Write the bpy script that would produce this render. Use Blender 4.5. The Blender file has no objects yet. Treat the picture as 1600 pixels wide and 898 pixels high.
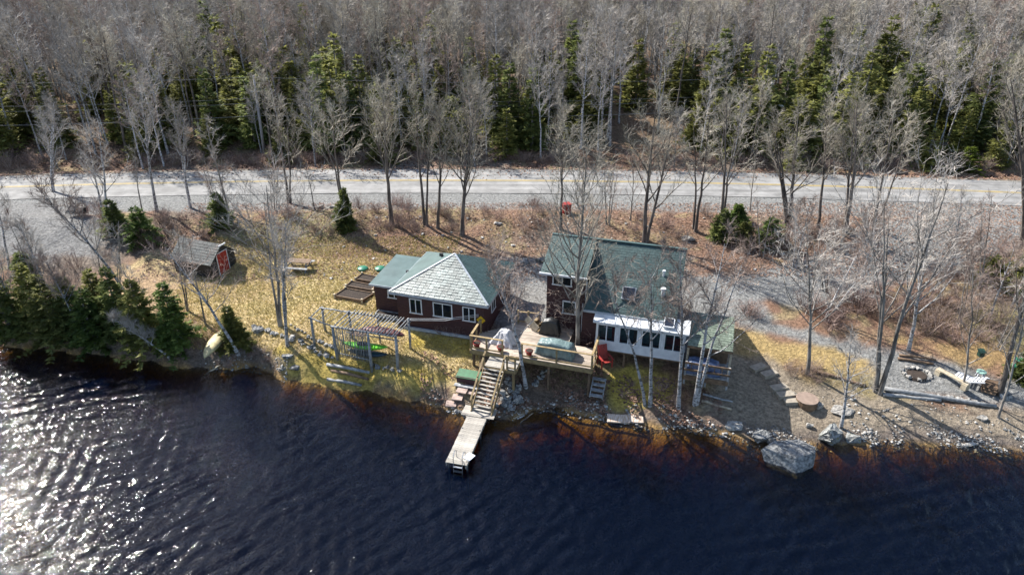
import bpy, bmesh, math, random
import numpy as np
from mathutils import Vector, Matrix, Euler
sc = bpy.context.scene
R = math.radians
random.seed(4)
# ------------------------------------------------------------------ camera, world, sun, exposure
PITCH, FPX, CZ = R(28), 1067.0, 25.0
cam_d = bpy.data.cameras.new('camera'); cam = bpy.data.objects.new('camera', cam_d)
sc.collection.objects.link(cam); sc.camera = cam
cam.location = (0, 0, CZ); cam.rotation_euler = (math.pi/2-PITCH, 0, 0)
cam_d.sensor_width = 36; cam_d.lens = 36*FPX/1600; cam_d.clip_end = 6000; cam_d.clip_start = .5
SUN_AZ, SUN_EL = R(-50), R(43)          # azimuth measured from +Y towards +X
w = bpy.data.worlds.new('World'); sc.world = w; w.use_nodes = True
nt = w.node_tree; nt.nodes.clear()
sky = nt.nodes.new('ShaderNodeTexSky'); sky.sky_type = 'NISHITA'; sky.sun_disc = False
sky.sun_elevation = SUN_EL; sky.sun_rotation = SUN_AZ
bg = nt.nodes.new('ShaderNodeBackground'); bg.inputs[1].default_value = .105
wo = nt.nodes.new('ShaderNodeOutputWorld')
nt.links.new(sky.outputs[0], bg.inputs[0]); nt.links.new(bg.outputs[0], wo.inputs[0])
sun_d = bpy.data.lights.new('sun', 'SUN'); sun = bpy.data.objects.new('sun', sun_d)
sun_d.energy = 5.0; sun_d.angle = R(.53); sun_d.color = (1, .955, .89); sc.collection.objects.link(sun)
sv = Vector((math.sin(SUN_AZ)*math.cos(SUN_EL), math.cos(SUN_AZ)*math.cos(SUN_EL), math.sin(SUN_EL)))
sun.rotation_euler = sv.to_track_quat('Z', 'Y').to_euler(); sun.location = (0, 30, 60)
sc.view_settings.view_transform = 'Standard'; sc.view_settings.look = 'None'
sc.view_settings.exposure = 1.1; sc.view_settings.gamma = 1
sc.render.engine = 'CYCLES'
sc.cycles.use_denoising = True
sc.cycles.max_bounces = 6; sc.cycles.transparent_max_bounces = 24; sc.cycles.volume_bounces = 0
sc.cycles.caustics_reflective = False; sc.cycles.caustics_refractive = False
sc.cycles.sample_clamp_indirect = 6

# ------------------------------------------------------------------ helpers
def link(o): sc.collection.objects.link(o); return o
def tag(o, label=None, cat=None, group=None, kind=None):
    if label: o['label'] = label
    if cat: o['category'] = cat
    if group: o['group'] = group
    if kind: o['kind'] = kind
    return o
def empty(name, loc, rz=0, label=None, cat=None, group=None):
    o = link(bpy.data.objects.new(name, None)); o.location = loc; o.rotation_euler = (0, 0, rz)
    o.empty_display_size = .3
    return tag(o, label, cat, group)
class MB:
    def __init__(s): s.v = []; s.f = []
    def add(s, vs, fs):
        n = len(s.v); s.v.extend(vs); s.f.extend([tuple(i+n for i in f) for f in fs]); return s
    def box(s, c, d, rz=0, rx=0, ry=0):
        m = Euler((rx, ry, rz)).to_matrix() if (rz or rx or ry) else None
        vs = []
        for z in (-.5, .5):
            for x, y in ((-.5, -.5), (.5, -.5), (.5, .5), (-.5, .5)):
                p = Vector((x*d[0], y*d[1], z*d[2]))
                if m: p = m @ p
                vs.append((p.x+c[0], p.y+c[1], p.z+c[2]))
        return s.add(vs, [(3, 2, 1, 0), (4, 5, 6, 7), (0, 1, 5, 4), (1, 2, 6, 5), (2, 3, 7, 6), (3, 0, 4, 7)])
    def beam(s, p, q, wd, ht, up=(0, 0, 1)):
        p = Vector(p); q = Vector(q); a = (q-p).normalized(); u = Vector(up)
        if abs(a.dot(u)) > .98: u = Vector((0, 1, 0))
        sd = a.cross(u).normalized(); u = sd.cross(a)
        vs = []
        for e in (p, q):
            for i, j in ((-.5, -.5), (.5, -.5), (.5, .5), (-.5, .5)):
                vs.append(tuple(e+sd*i*wd+u*j*ht))
        return s.add(vs, [(0, 1, 2, 3), (7, 6, 5, 4), (0, 4, 5, 1), (1, 5, 6, 2), (2, 6, 7, 3), (3, 7, 4, 0)])
    def tube(s, pts, rs, n=6, cap=True):
        pts = [Vector(p) for p in pts]; N = len(pts); vs = []
        a0 = (pts[1]-pts[0]).normalized(); u = a0.orthogonal().normalized()
        for i, p in enumerate(pts):
            a = (pts[min(i+1, N-1)]-pts[max(i-1, 0)]).normalized()
            u = (u-a*u.dot(a)).normalized(); w_ = a.cross(u)
            r = rs[i]
            for k in range(n):
                t = 2*math.pi*k/n; vs.append(tuple(p+(u*math.cos(t)+w_*math.sin(t))*r))
        fs = []
        for i in range(N-1):
            for k in range(n):
                k2 = (k+1) % n; fs.append((i*n+k, i*n+k2, (i+1)*n+k2, (i+1)*n+k))
        if cap: fs += [tuple(range(n))[::-1], tuple((N-1)*n+k for k in range(n))]
        return s.add(vs, fs)
    def cone(s, p, q, r):      # thin three-sided twig
        ax, ay, az = q[0]-p[0], q[1]-p[1], q[2]-p[2]
        l = math.sqrt(ax*ax+ay*ay+az*az)+1e-9; ax /= l; ay /= l; az /= l
        if abs(az) < .9: ux, uy, uz = ay, -ax, 0
        else: ux, uy, uz = 0, az, -ay
        m = math.sqrt(ux*ux+uy*uy+uz*uz); ux /= m; uy /= m; uz /= m
        wx, wy, wz = ay*uz-az*uy, az*ux-ax*uz, ax*uy-ay*ux
        n = len(s.v)
        for c, sn in ((1, 0), (-.5, .866), (-.5, -.866)):
            s.v.append((p[0]+r*(c*ux+sn*wx), p[1]+r*(c*uy+sn*wy), p[2]+r*(c*uz+sn*wz)))
        s.v.append(tuple(q)); s.f += [(n, n+1, n+3), (n+1, n+2, n+3), (n+2, n, n+3)]
    def mesh(s, name, m, smooth=False):
        me = bpy.data.meshes.new(name); me.from_pydata(s.v, [], s.f); me.update()
        if m: me.materials.append(m)
        if smooth: me.polygons.foreach_set('use_smooth', [True]*len(me.polygons))
        return me
    def build(s, name, m, parent=None, smooth=False, loc=None, rz=0):
        o = link(bpy.data.objects.new(name, s.mesh(name, m, smooth)))
        if parent: o.parent = parent
        if loc is not None: o.location = loc
        if rz: o.rotation_euler = (0, 0, rz)
        return o
def inst(name, me, parent=None, loc=(0, 0, 0), rot=(0, 0, 0), scale=(1, 1, 1)):
    o = link(bpy.data.objects.new(name, me)); o.parent = parent; o.location = loc
    o.rotation_euler = rot; o.scale = scale; return o

def mat(name, c, rough=.8, c2=None, scale=4, detail=6, bump=0, bscale=None, stretch=(1, 1, 1), spec=.5, metal=0, lo=.35, hi=.65, coord='Object', extra=None, rnd=0, isl=0, trans=0, big=0):
    m = bpy.data.materials.new(name); m.use_nodes = True; n = m.node_tree; b = n.nodes['Principled BSDF']
    b.inputs['Roughness'].default_value = rough; b.inputs['Metallic'].default_value = metal
    b.inputs['Specular IOR Level'].default_value = spec
    tc = n.nodes.new('ShaderNodeTexCoord'); mp = n.nodes.new('ShaderNodeMapping'); mp.inputs['Scale'].default_value = stretch
    n.links.new(tc.outputs[coord], mp.inputs[0])
    ns = n.nodes.new('ShaderNodeTexNoise'); ns.inputs['Scale'].default_value = scale; ns.inputs['Detail'].default_value = detail
    n.links.new(mp.outputs[0], ns.inputs[0])
    rp = n.nodes.new('ShaderNodeValToRGB'); rp.color_ramp.elements[0].position = lo; rp.color_ramp.elements[1].position = hi
    c2 = c2 or tuple(x*.6 for x in c)
    rp.color_ramp.elements[0].color = (*c2, 1); rp.color_ramp.elements[1].color = (*c, 1)
    if extra:
        for pos, cc in extra:
            e = rp.color_ramp.elements.new(pos); e.color = (*cc, 1)
    n.links.new(ns.outputs[0], rp.inputs[0]); out = rp.outputs[0]
    if rnd:
        oi = n.nodes.new('ShaderNodeObjectInfo'); mr = n.nodes.new('ShaderNodeMapRange')
        mr.inputs[3].default_value = 1-rnd; mr.inputs[4].default_value = 1+rnd
        n.links.new(oi.outputs['Random'], mr.inputs[0])
        hs = n.nodes.new('ShaderNodeHueSaturation'); n.links.new(mr.outputs[0], hs.inputs['Value']); n.links.new(out, hs.inputs['Color'])
        out = hs.outputs[0]
    if isl:
        ge = n.nodes.new('ShaderNodeNewGeometry'); mr = n.nodes.new('ShaderNodeMapRange'); mr.inputs[3].default_value = 1-isl; mr.inputs[4].default_value = 1+isl
        n.links.new(ge.outputs['Random Per Island'], mr.inputs[0]); hs = n.nodes.new('ShaderNodeHueSaturation'); n.links.new(mr.outputs[0], hs.inputs['Value']); n.links.new(out, hs.inputs['Color']); out = hs.outputs[0]
    if big:
        nb_ = n.nodes.new('ShaderNodeTexNoise'); nb_.inputs['Scale'].default_value = .7; nb_.inputs['Detail'].default_value = 8; nb_.inputs['Roughness'].default_value = .65; mr = n.nodes.new('ShaderNodeMapRange')
        mr.inputs[1].default_value = .35; mr.inputs[2].default_value = .65; mr.inputs[3].default_value = 1-big; mr.inputs[4].default_value = 1+big*.5
        n.links.new(tc.outputs[coord], nb_.inputs[0]); n.links.new(nb_.outputs[0], mr.inputs[0]); hs = n.nodes.new('ShaderNodeHueSaturation'); n.links.new(mr.outputs[0], hs.inputs['Value']); n.links.new(out, hs.inputs['Color']); out = hs.outputs[0]
    n.links.new(out, b.inputs['Base Color'])
    if trans:
        tl = n.nodes.new('ShaderNodeBsdfTranslucent'); n.links.new(out, tl.inputs[0]); mx = n.nodes.new('ShaderNodeMixShader'); mx.inputs[0].default_value = trans
        n.links.new(b.outputs[0], mx.inputs[1]); n.links.new(tl.outputs[0], mx.inputs[2]); n.links.new(mx.outputs[0], n.nodes['Material Output'].inputs[0])
    if bump:
        nb = n.nodes.new('ShaderNodeTexNoise'); nb.inputs['Scale'].default_value = bscale or scale*4; nb.inputs['Detail'].default_value = 5
        n.links.new(mp.outputs[0], nb.inputs[0])
        bp = n.nodes.new('ShaderNodeBump'); bp.inputs['Strength'].default_value = 1; bp.inputs['Distance'].default_value = bump
        n.links.new(nb.outputs[0], bp.inputs['Height']); n.links.new(bp.outputs[0], b.inputs['Normal'])
    return m

M = {}
M['maroon'] = mat('maroon_siding', (.055, .018, .020), .7, (.030, .010, .012), 3, stretch=(1, 1, 6))
M['white'] = mat('white_paint', (.72, .74, .76), .5, (.6, .62, .65), 3)
M['fascia'] = mat('weathered_fascia', (.42, .46, .50), .55, (.30, .33, .36), 5)
M['roof_grey'] = mat('pale_grey_shingle', (.235, .27, .255), .42, (.085, .12, .105), 9, lo=.3, hi=.6, bump=.01, bscale=40, spec=.7, isl=.32, big=.35)  # cottage front hip slope, coloured paler and greyer than its side slopes
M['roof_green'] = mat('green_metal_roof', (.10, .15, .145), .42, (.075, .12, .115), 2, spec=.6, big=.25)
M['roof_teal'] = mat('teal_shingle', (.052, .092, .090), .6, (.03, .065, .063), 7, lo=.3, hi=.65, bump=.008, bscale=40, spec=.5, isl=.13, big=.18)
M['roof_sage'] = mat('sage_shingle', (.19, .23, .18), .55, (.11, .14, .10), 8, bump=.008, bscale=40, isl=.22, big=.3)
M['roof_white'] = mat('white_metal_roof', (.74, .76, .78), .45, (.62, .64, .66), 2, big=.2)
M['roof_shed'] = mat('shed_shingle', (.065, .075, .072), .7, (.04, .045, .045), 8, bump=.01, isl=.3)
M['black'] = mat('black_paint', (.02, .02, .022), .6)
M['blackcov'] = mat('black_vinyl_cover', (.022, .024, .026), .45, (.012, .013, .014), 5, bump=.03, bscale=6)
M['tarp_g'] = mat('grey_green_tarp', (.17, .24, .24), .38, (.10, .15, .15), 4, bump=.05, bscale=7)
M['tarp_w'] = mat('white_tarp', (.62, .60, .60), .55, (.45, .44, .44), 4, bump=.05, bscale=6)
M['tarp_b'] = mat('blue_tarp', (.12, .17, .30), .4, (.06, .09, .17), 5, bump=.05, bscale=8)
M['deck'] = mat('weathered_deck_wood', (.46, .39, .32), .7, (.27, .22, .17), 3, stretch=(1, 9, 9), rnd=.22, bump=.004, bscale=30)
M['rail'] = mat('treated_lumber', (.34, .25, .12), .7, (.20, .14, .07), 4, rnd=.12)
M['dock'] = mat('bleached_dock_wood', (.42, .39, .34), .8, (.24, .22, .19), 4, stretch=(2, 9, 9), rnd=.22)
M['grey_wood'] = mat('grey_barked_pole', (.31, .32, .325), .75, (.16, .165, .17), 6, rnd=.2)
M['brown_wood'] = mat('brown_wood', (.20, .13, .08), .8, (.10, .065, .04), 5, rnd=.15)
M['pale_wood'] = mat('pale_cut_wood', (.55, .48, .36), .75, (.35, .29, .2), 5, rnd=.15)
M['red'] = mat('red_plastic', (.36, .03, .022), .55, (.22, .02, .016), 5, big=.3)
M['reddoor'] = mat('red_door_paint', (.36, .020, .016), .5, (.26, .012, .01), 4)
M['green'] = mat('green_plastic', (.03, .20, .12), .45, (.02, .14, .085), 3)
M['greenlid'] = mat('green_painted_lid', (.05, .17, .08), .5, (.04, .12, .055), 4)
M['kayak'] = mat('lime_green_plastic', (.14, .55, .02), .3, (.10, .42, .015), 2)
M['kayak_b'] = mat('dark_blue_hull', (.02, .05, .08), .35)
M['canoe_r'] = mat('faded_red_hull', (.16, .045, .045), .6, (.09, .03, .03), 3)
M['canoe_y'] = mat('cream_yellow_hull', (.55, .48, .26), .6, (.36, .3, .15), 3, big=.3)
M['soil'] = mat('garden_soil', (.06, .042, .03), .95, (.025, .018, .014), 12, bump=.05)
M['yellow'] = mat('yellow_sign_paint', (.75, .48, .02), .5)
M['stone'] = mat('granite', (.31, .31, .30), .85, (.075, .08, .085), 7, detail=12, bump=.05, bscale=9, rnd=.2, isl=.3, big=.3)
M['stone_p'] = mat('pale_granite', (.46, .44, .40), .85, (.18, .17, .155), 7, detail=12, bump=.04, bscale=9, rnd=.2, isl=.3)
M['stone_m'] = mat('mossy_granite', (.32, .33, .32), .85, (.10, .10, .095), 5, bump=.05, bscale=9, hi=.6, extra=[(.68, (.19, .19, .07))])
M['lidwood'] = mat('brown_round_lid', (.27, .20, .16), .85, (.19, .14, .11), 4)
M['slab'] = mat('pinkish_paver', (.44, .33, .28), .85, (.32, .24, .2), 4)
M['slab_w'] = mat('pale_concrete', (.60, .53, .46), .85, (.36, .24, .16), 3, stretch=(6, 1, 1))
M['metal'] = mat('galvanised_metal', (.5, .52, .55), .35, metal=.8)
M['wire'] = mat('dark_cable', (.16, .17, .18), .5)
M['solar'] = mat('dark_glazing', (.025, .03, .045), .15)
M['pole'] = mat('grey_utility_pole', (.36, .36, .37), .8, (.22, .22, .23), 3, stretch=(3, 3, .6))
M['feeder'] = mat('dark_green_metal', (.02, .06, .04), .5)
M['cyan'] = mat('seafoam_plastic', (.30, .50, .42), .5)
M['curtain'] = mat('pale_curtain', (.45, .44, .42), .9, stretch=(14, 1, 1))
M['dim'] = mat('dim_interior', (.035, .033, .032), .9, (.012, .012, .014), 2)
M['warm'] = mat('warm_wood_interior', (.35, .17, .08), .9)
M['teal_in'] = mat('teal_interior_wall', (.2, .36, .36), .8)
def glass_mat(name, tint, mixf):
    m = bpy.data.materials.new(name); m.use_nodes = True; n = m.node_tree; b = n.nodes['Principled BSDF']
    b.inputs['Base Color'].default_value = (*tint, 1); b.inputs['Roughness'].default_value = .06
    tr = n.nodes.new('ShaderNodeBsdfTransparent'); tr.inputs[0].default_value = (.8, .85, .87, 1)
    mx = n.nodes.new('ShaderNodeMixShader'); mx.inputs[0].default_value = mixf
    n.links.new(tr.outputs[0], mx.inputs[1]); n.links.new(b.outputs[0], mx.inputs[2])
    n.links.new(mx.outputs[0], n.nodes['Material Output'].inputs[0]); return m
M['glass'] = glass_mat('dark_window_glass', (.02, .025, .03), .6)
M['glass_clear'] = glass_mat('sunroom_glass', (.03, .04, .05), .22)
def bark(name, trunk_lo, trunk_hi, sc_=3, st=(1, 1, .35), lo=.35, hi=.6):
    return mat(name, trunk_hi, .85, trunk_lo, sc_, stretch=st, lo=lo, hi=hi, bump=.02, bscale=12, rnd=.25)
M['bark_white'] = bark('birch_bark', (.12, .112, .105), (.42, .415, .42), 4, (1, 1, 2.2), .42, .52)
M['bark_grey'] = bark('grey_bark', (.09, .08, .07), (.28, .26, .235))
M['bark_dark'] = bark('dark_bark', (.05, .04, .034), (.17, .145, .125))
M['twig_lichen'] = bark('lichen_twigs', (.25, .22, .17), (.47, .425, .345), 1.2)
M['twig_grey'] = bark('grey_twigs', (.235, .21, .185), (.46, .42, .375), 1.2)
M['twig_red'] = bark('reddish_twigs', (.17, .12, .095), (.38, .295, .245), 1.2)
M['twig_brush'] = bark('brush_twigs', (.14, .09, .075), (.36, .26, .22), 1.2)
def foliage(name, dark, mid, tip):
    return mat(name, mid, .65, dark, 1.6, detail=8, lo=.36, hi=.56, extra=[(.7, tip)], rnd=.25, spec=.25, trans=.5)
M['spruce'] = foliage('spruce_needles', (.10, .125, .04), (.21, .245, .075), (.33, .35, .12))
M['spruce_y'] = foliage('olive_needles', (.12, .13, .038), (.27, .275, .08), (.40, .39, .13))
M['juniper'] = foliage('juniper_needles', (.07, .11, .03), (.17, .24, .06), (.27, .34, .09))
M['moss_bush'] = foliage('yellow_green_needles', (.04, .06, .01), (.13, .17, .02), (.24, .27, .03))

# ------------------------------------------------------------------ terrain shape
SH = [(-34.41, 38.68), (-31.59, 38.29), (-28.3, 37.75), (-25.04, 37.15), (-22.15, 36.4), (-20.42, 36.0), (-18.38, 36.0), (-16.41, 36.2), (-14.39, 35.0), (-12.22, 34.34), (-9.33, 33.69), (-6.9, 33.05), (-5.3, 32.43), (-3.73, 31.83), (-2.21, 31.3), (-.73, 30.8), (0, 31.1), (1.12, 31.83), (2.62, 31.95), (3.71, 31.53), (5.49, 30.95), (7.28, 30.6), (8.98, 30.2), (10.75, 30.0), (12.41, 29.5), (13.58, 28.9), (17.41, 28.78), (21.07, 29.0), (24.37, 28.6), (27.68, 28.4), (45, 27.0), (70, 28)]
SHX = [-90]+[p[0] for p in SH]; SHY = [45]+[p[1] for p in SH]
PD = [-60, -12, -5, -2.5, -1, 0, .7, 1.8, 3.2, 5, 7, 12, 20, 40]
PZ = [-9, -4.6, -2.0, -.85, -.28, 0, .4, .9, 1.4, 1.8, 2.15, 2.45, 2.9, 3.2]
PDr = [-60, -12, -5, -2.5, -1, 0, .7, 1.8, 3.2, 5, 7, 12, 20, 40]
PZr = [-9, -5, -2.6, -1.3, -.5, 0, .25, .5, .8, 1.15, 1.5, 2.2, 2.9, 3.3]
PZl = [-9, -5, -2.6, -1.3, -.55, 0, .95, 1.5, 1.72, 1.88, 2.1, 2.45, 2.9, 3.2]
ZR = 3.6
def road_y(x):
    xc = np.clip(x, -60, 60); y = 61.7-.018*xc-.0012*xc*xc
    return y+(x-xc)*np.where(x > 0, -.162, .126)
def sstep(a, b, t):
    k = np.clip((t-a)/(b-a), 0, 1); return k*k*(3-2*k)
def hgt(x, y):
    x = np.asarray(x, float); y = np.asarray(y, float)
    wob = .25*np.sin(x*1.7+.6)+.15*np.sin(x*3.9+1)+.08*np.sin(x*8.1)
    d = y-np.interp(x, SHX, SHY)+wob*.6
    rk = sstep(10, 15, x)
    lk = sstep(-3.4, -5, x)*sstep(-26, -18, x) if False else (1-sstep(-5.2, -3.6, x))
    z = (1-rk)*((1-lk)*np.interp(d, PD, PZ)+lk*np.interp(d, PD, PZl))+rk*np.interp(d, PDr, PZr)
    yr = road_y(x)
    n1 = np.sin(x*.9+np.sin(y*.7)*1.3)*np.cos(y*.8+.5*np.sin(x*.6))+.5*np.sin(x*2.3+1.1*y)*np.cos(1.9*y-.7*x)
    low = z+.05*n1*sstep(.3, 2, d)
    bank = sstep(yr-14, yr-8, y)
    z = low*(1-bank)+(ZR-.06)*bank
    z = z+bank*(1-sstep(yr-8.5, yr-7, y))*(.12+.12*n1)
    f = y-(yr+3.9)
    back = np.where(f > 0, -.35*sstep(0, 1.2, f)+.35*sstep(1.6, 5, f)+.082*np.clip(f-3, 0, 200)+.02*np.clip(f-203, 0, 900), 0)
    und = sstep(4, 20, f)*(.5*np.sin(x*.07+1)*np.cos(y*.06)+.25*n1+1.2*np.sin(x*.021+2)*np.sin(y*.02))
    return z+back+und
def hz(x, y): return float(hgt(x, y))
CP, SP = math.cos(PITCH), math.sin(PITCH)
def ray(px, py):
    a = (px-800)/FPX; b = (py-449)/FPX
    return a, CP-b*SP, -SP-b*CP
def G(px, py, sink=0):           # point of the ground seen at a pixel of the photograph
    d = ray(px, py); t0 = 15.; t = t0
    while t < 900:
        if CZ+d[2]*t < hz(d[0]*t, d[1]*t): break
        t0 = t; t += .5
    for _ in range(12):
        m_ = (t0+t)/2
        if CZ+d[2]*m_ < hz(d[0]*m_, d[1]*m_): t = m_
        else: t0 = m_
    return Vector((d[0]*t, d[1]*t, CZ+d[2]*t-sink))
def AZ(px, py, z):
    d = ray(px, py); t = (z-CZ)/d[2]; return Vector((d[0]*t, d[1]*t, z))
def AY(px, py, y):
    d = ray(px, py); t = y/d[1]; return Vector((d[0]*t, y, CZ+d[2]*t))
HA = R(-16.5)                     # the houses' common angle

# ------------------------------------------------------------------ ground sheet
def axis(segs):
    out = []
    for a, b, st in segs: out += list(np.arange(a, b, st))
    return np.array(out+[segs[-1][1]])
gx = axis([(-1600, -400, 150), (-400, -100, 12), (-100, -50, 1.5), (-50, 50, .28), (50, 100, 1.5), (100, 400, 12), (400, 1600, 150)])
gy = axis([(-400, 0, 50), (0, 24, 3), (24, 58, .25), (58, 72, .5), (72, 130, 1.2), (130, 400, 6), (400, 2400, 120)])
X, Y = np.meshgrid(gx, gy); Z = hgt(X, Y)
yr = road_y(X); rd = np.abs(Y-yr)
Z = np.where(rd < 3.2, Z-.02, Z)
def sdf(poly):                   # signed distance (positive inside) of ground points to a polygon
    P_ = np.array([(p.x, p.y) for p in poly]); inside = np.zeros(X.shape, bool); dm = np.full(X.shape, 1e9)
    for i in range(len(P_)):
        a = P_[i]; b = P_[(i+1) % len(P_)]
        e = b-a; wx = X-a[0]; wy = Y-a[1]
        t = np.clip((wx*e[0]+wy*e[1])/(e@e+1e-9), 0, 1)
        dm = np.minimum(dm, np.hypot(wx-e[0]*t, wy-e[1]*t))
        c = ((a[1] <= Y) & (Y < b[1])) | ((b[1] <= Y) & (Y < a[1]))
        with np.errstate(divide='ignore', invalid='ignore'):
            xi = a[0]+(Y-a[1])/(e[1] if abs(e[1]) > 1e-9 else 1e-9)*e[0]
        inside ^= (c & (X < xi))
    return np.where(inside, dm, -dm)
rs = np.random.RandomState(3)
def vnoise(s, seed):
    r_ = np.random.RandomState(seed); g = r_.rand(256, 256)
    fx = (X/s) % 255; fy = (Y/s) % 255; ix = fx.astype(int); iy = fy.astype(int); tx = fx-ix; ty = fy-iy
    tx = tx*tx*(3-2*tx); ty = ty*ty*(3-2*ty)
    a = g[iy, ix]; b = g[iy, ix+1]; c = g[iy+1, ix]; d = g[iy+1, ix+1]
    return (a*(1-tx)+b*tx)*(1-ty)+(c*(1-tx)+d*tx)*ty
N1, N2, N3 = vnoise(2.5, 1), vnoise(.8, 2), vnoise(.35, 5)
NN = (N1+.7*N2+.5*N3)/2.2-.5
col = np.zeros(X.shape+(3,))
def setc(c): col[:] = np.array(c)
def lay(mask, c):
    m_ = np.clip(mask, 0, 1)[..., None]; col[:] = col*(1-m_)+np.array(c)*m_
setc((.25, .15, .10))
lay((NN*6+.1), (.16, .11, .078)); lay(((N2-.6)*6), (.33, .25, .14)); lay((N1-.6)*3*(N3 > .4), (.34, .23, .14)); N4 = vnoise(5.5, 11); lay((N4-.68)*5, (.26, .22, .11)); lay((.34-N4)*6, (.22, .18, .145))
lay(sstep(4, 12, Y-yr)*.55, (.17, .125, .085))
def zone(pts, c, soft=.5, amp=1.5, k=1.0, kind=None):
    s = sdf([G(*p) for p in pts]); lay(sstep(-soft, soft, s+NN*amp*2)*k, c); return s
dsh = Y-np.interp(X, SHX, SHY)
# gravel, drives and paths
GRV = (.255, .255, .245)
lay(sstep(-.5, .5, 7.2-(yr-Y)+NN*1.5)*(Y < yr), GRV); lay((Y > yr)*sstep(4.4, 3.6, Y-yr+NN*1.2), (.24, .22, .19))
zone([(-200, 318), (150, 316), (172, 350), (150, 392), (60, 402), (-200, 385)], (.25, .245, .235), .9, 3)
zone([(1070, 428), (1180, 425), (1290, 395), (1380, 345), (1480, 325), (1900, 325), (1900, 410), (1600, 385), (1480, 420), (1340, 470), (1250, 480), (1200, 472), (1210, 502), (1300, 528), (1400, 548), (1560, 590), (1640, 610), (1640, 640), (1540, 632), (1380, 612), (1350, 570), (1240, 530), (1150, 505), (1140, 560), (1060, 560)], GRV, .4, .8)
zone([(785, 402), (860, 405), (870, 530), (830, 520), (795, 515), (770, 500), (770, 440)], (.29, .285, .27), .3, .5)
zone([(860, 400), (1075, 400), (1080, 520), (850, 520)], GRV)
# grass
GR = (.56, .43, .225); GR2 = (.27, .22, .06)
zone([(165, 470), (175, 425), (240, 400), (380, 383), (470, 395), (600, 402), (640, 430), (640, 500), (735, 520), (735, 560), (705, 602), (640, 612), (560, 602), (490, 594), (440, 575), (420, 545), (330, 515), (290, 480), (200, 480)], GR, .5, 1.6)
s_l = sdf([G(*p) for p in [(165, 470), (175, 425), (380, 383), (600, 402), (640, 500), (735, 560), (640, 612), (430, 575), (290, 480)]])
lay(sstep(.3, 1.5, s_l)*sstep(.47, .6, N1), (.52, .41, .21)); lay(sstep(.3, 1.5, s_l)*sstep(.55, .75, vnoise(3.3, 21))*.5, (.40, .28, .16)); lay(sstep(.3, 1.5, s_l)*sstep(.5, .68, N2)*.35, (.36, .31, .12))
zone([(165, 468), (180, 425), (270, 420), (290, 480)], (.43, .30, .18), .8, 2)
zone([(1145, 515), (1240, 535), (1370, 560), (1370, 585), (1250, 575), (1150, 555)], (.40, .29, .13), .4, 1)
zone([(1410, 535), (1640, 545), (1640, 585), (1560, 575)], (.34, .23, .10), .6, 2, .8)
zone([(430, 380), (620, 370), (800, 345), (800, 385), (690, 398), (480, 398)], (.31, .22, .13), 1, 3, .35)
zone([(500, 330), (860, 330), (860, 360), (560, 365)], (.29, .20, .12), 1, 4, .25)
for pts in ([(440, 572), (520, 560), (620, 575), (700, 590), (650, 612), (560, 606), (490, 596)], [(640, 515), (735, 532), (735, 550), (640, 535)], [(945, 572), (1065, 585), (1075, 625), (960, 628)], [(430, 545), (520, 552), (520, 570), (440, 565)]):
    zone(pts, (.48, .37, .09), .35, 1.0)
# beach and shore mud
BE = (.29, .24, .18)
zone([(1140, 560), (1200, 560), (1260, 595), (1400, 620), (1640, 650), (1640, 700), (1190, 700), (1140, 660), (1100, 640)], BE, .5, 1)
lay(sstep(1.4, .3, dsh+NN*1.4)*.9, (.17, .14, .12))
lay(sstep(.25, -.1, dsh+NN*.5), (.34, .215, .085)); lay(sstep(-1.2, -3.5, dsh+NN*1.5), (.16, .09, .04))
lay(sstep(-.2, -1, dsh)*sstep(.6, .7, N2)*.6, (.36, .26, .13))
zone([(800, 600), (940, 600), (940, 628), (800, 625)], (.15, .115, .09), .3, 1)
zone([(450, 574), (520, 562), (620, 576), (700, 592), (662, 618), (620, 612), (560, 601), (490, 590)], (.49, .37, .10), .3, .9, .92)
gm = bpy.data.meshes.new('ground'); nx, ny = len(gx), len(gy)
co = np.stack([X, Y, Z], -1).reshape(-1, 3)
ii = np.arange((ny-1)*(nx-1)); r_, c_ = ii//(nx-1), ii % (nx-1); a_ = r_*nx+c_
quads = np.stack([a_, a_+1, a_+nx+1, a_+nx], -1)
gm.vertices.add(len(co)); gm.vertices.foreach_set('co', co.ravel())
gm.loops.add(quads.size); gm.loops.foreach_set('vertex_index', quads.ravel().astype(np.int32))
gm.polygons.add(len(quads)); gm.polygons.foreach_set('loop_start', np.arange(0, quads.size, 4, dtype=np.int32))
gm.update(calc_edges=True); gm.polygons.foreach_set('use_smooth', [True]*len(quads))
ca = gm.color_attributes.new('soil', 'FLOAT_COLOR', 'POINT')
ca.data.foreach_set('color', np.concatenate([col, np.ones(X.shape+(1,))], -1).astype(np.float32).ravel())
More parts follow.
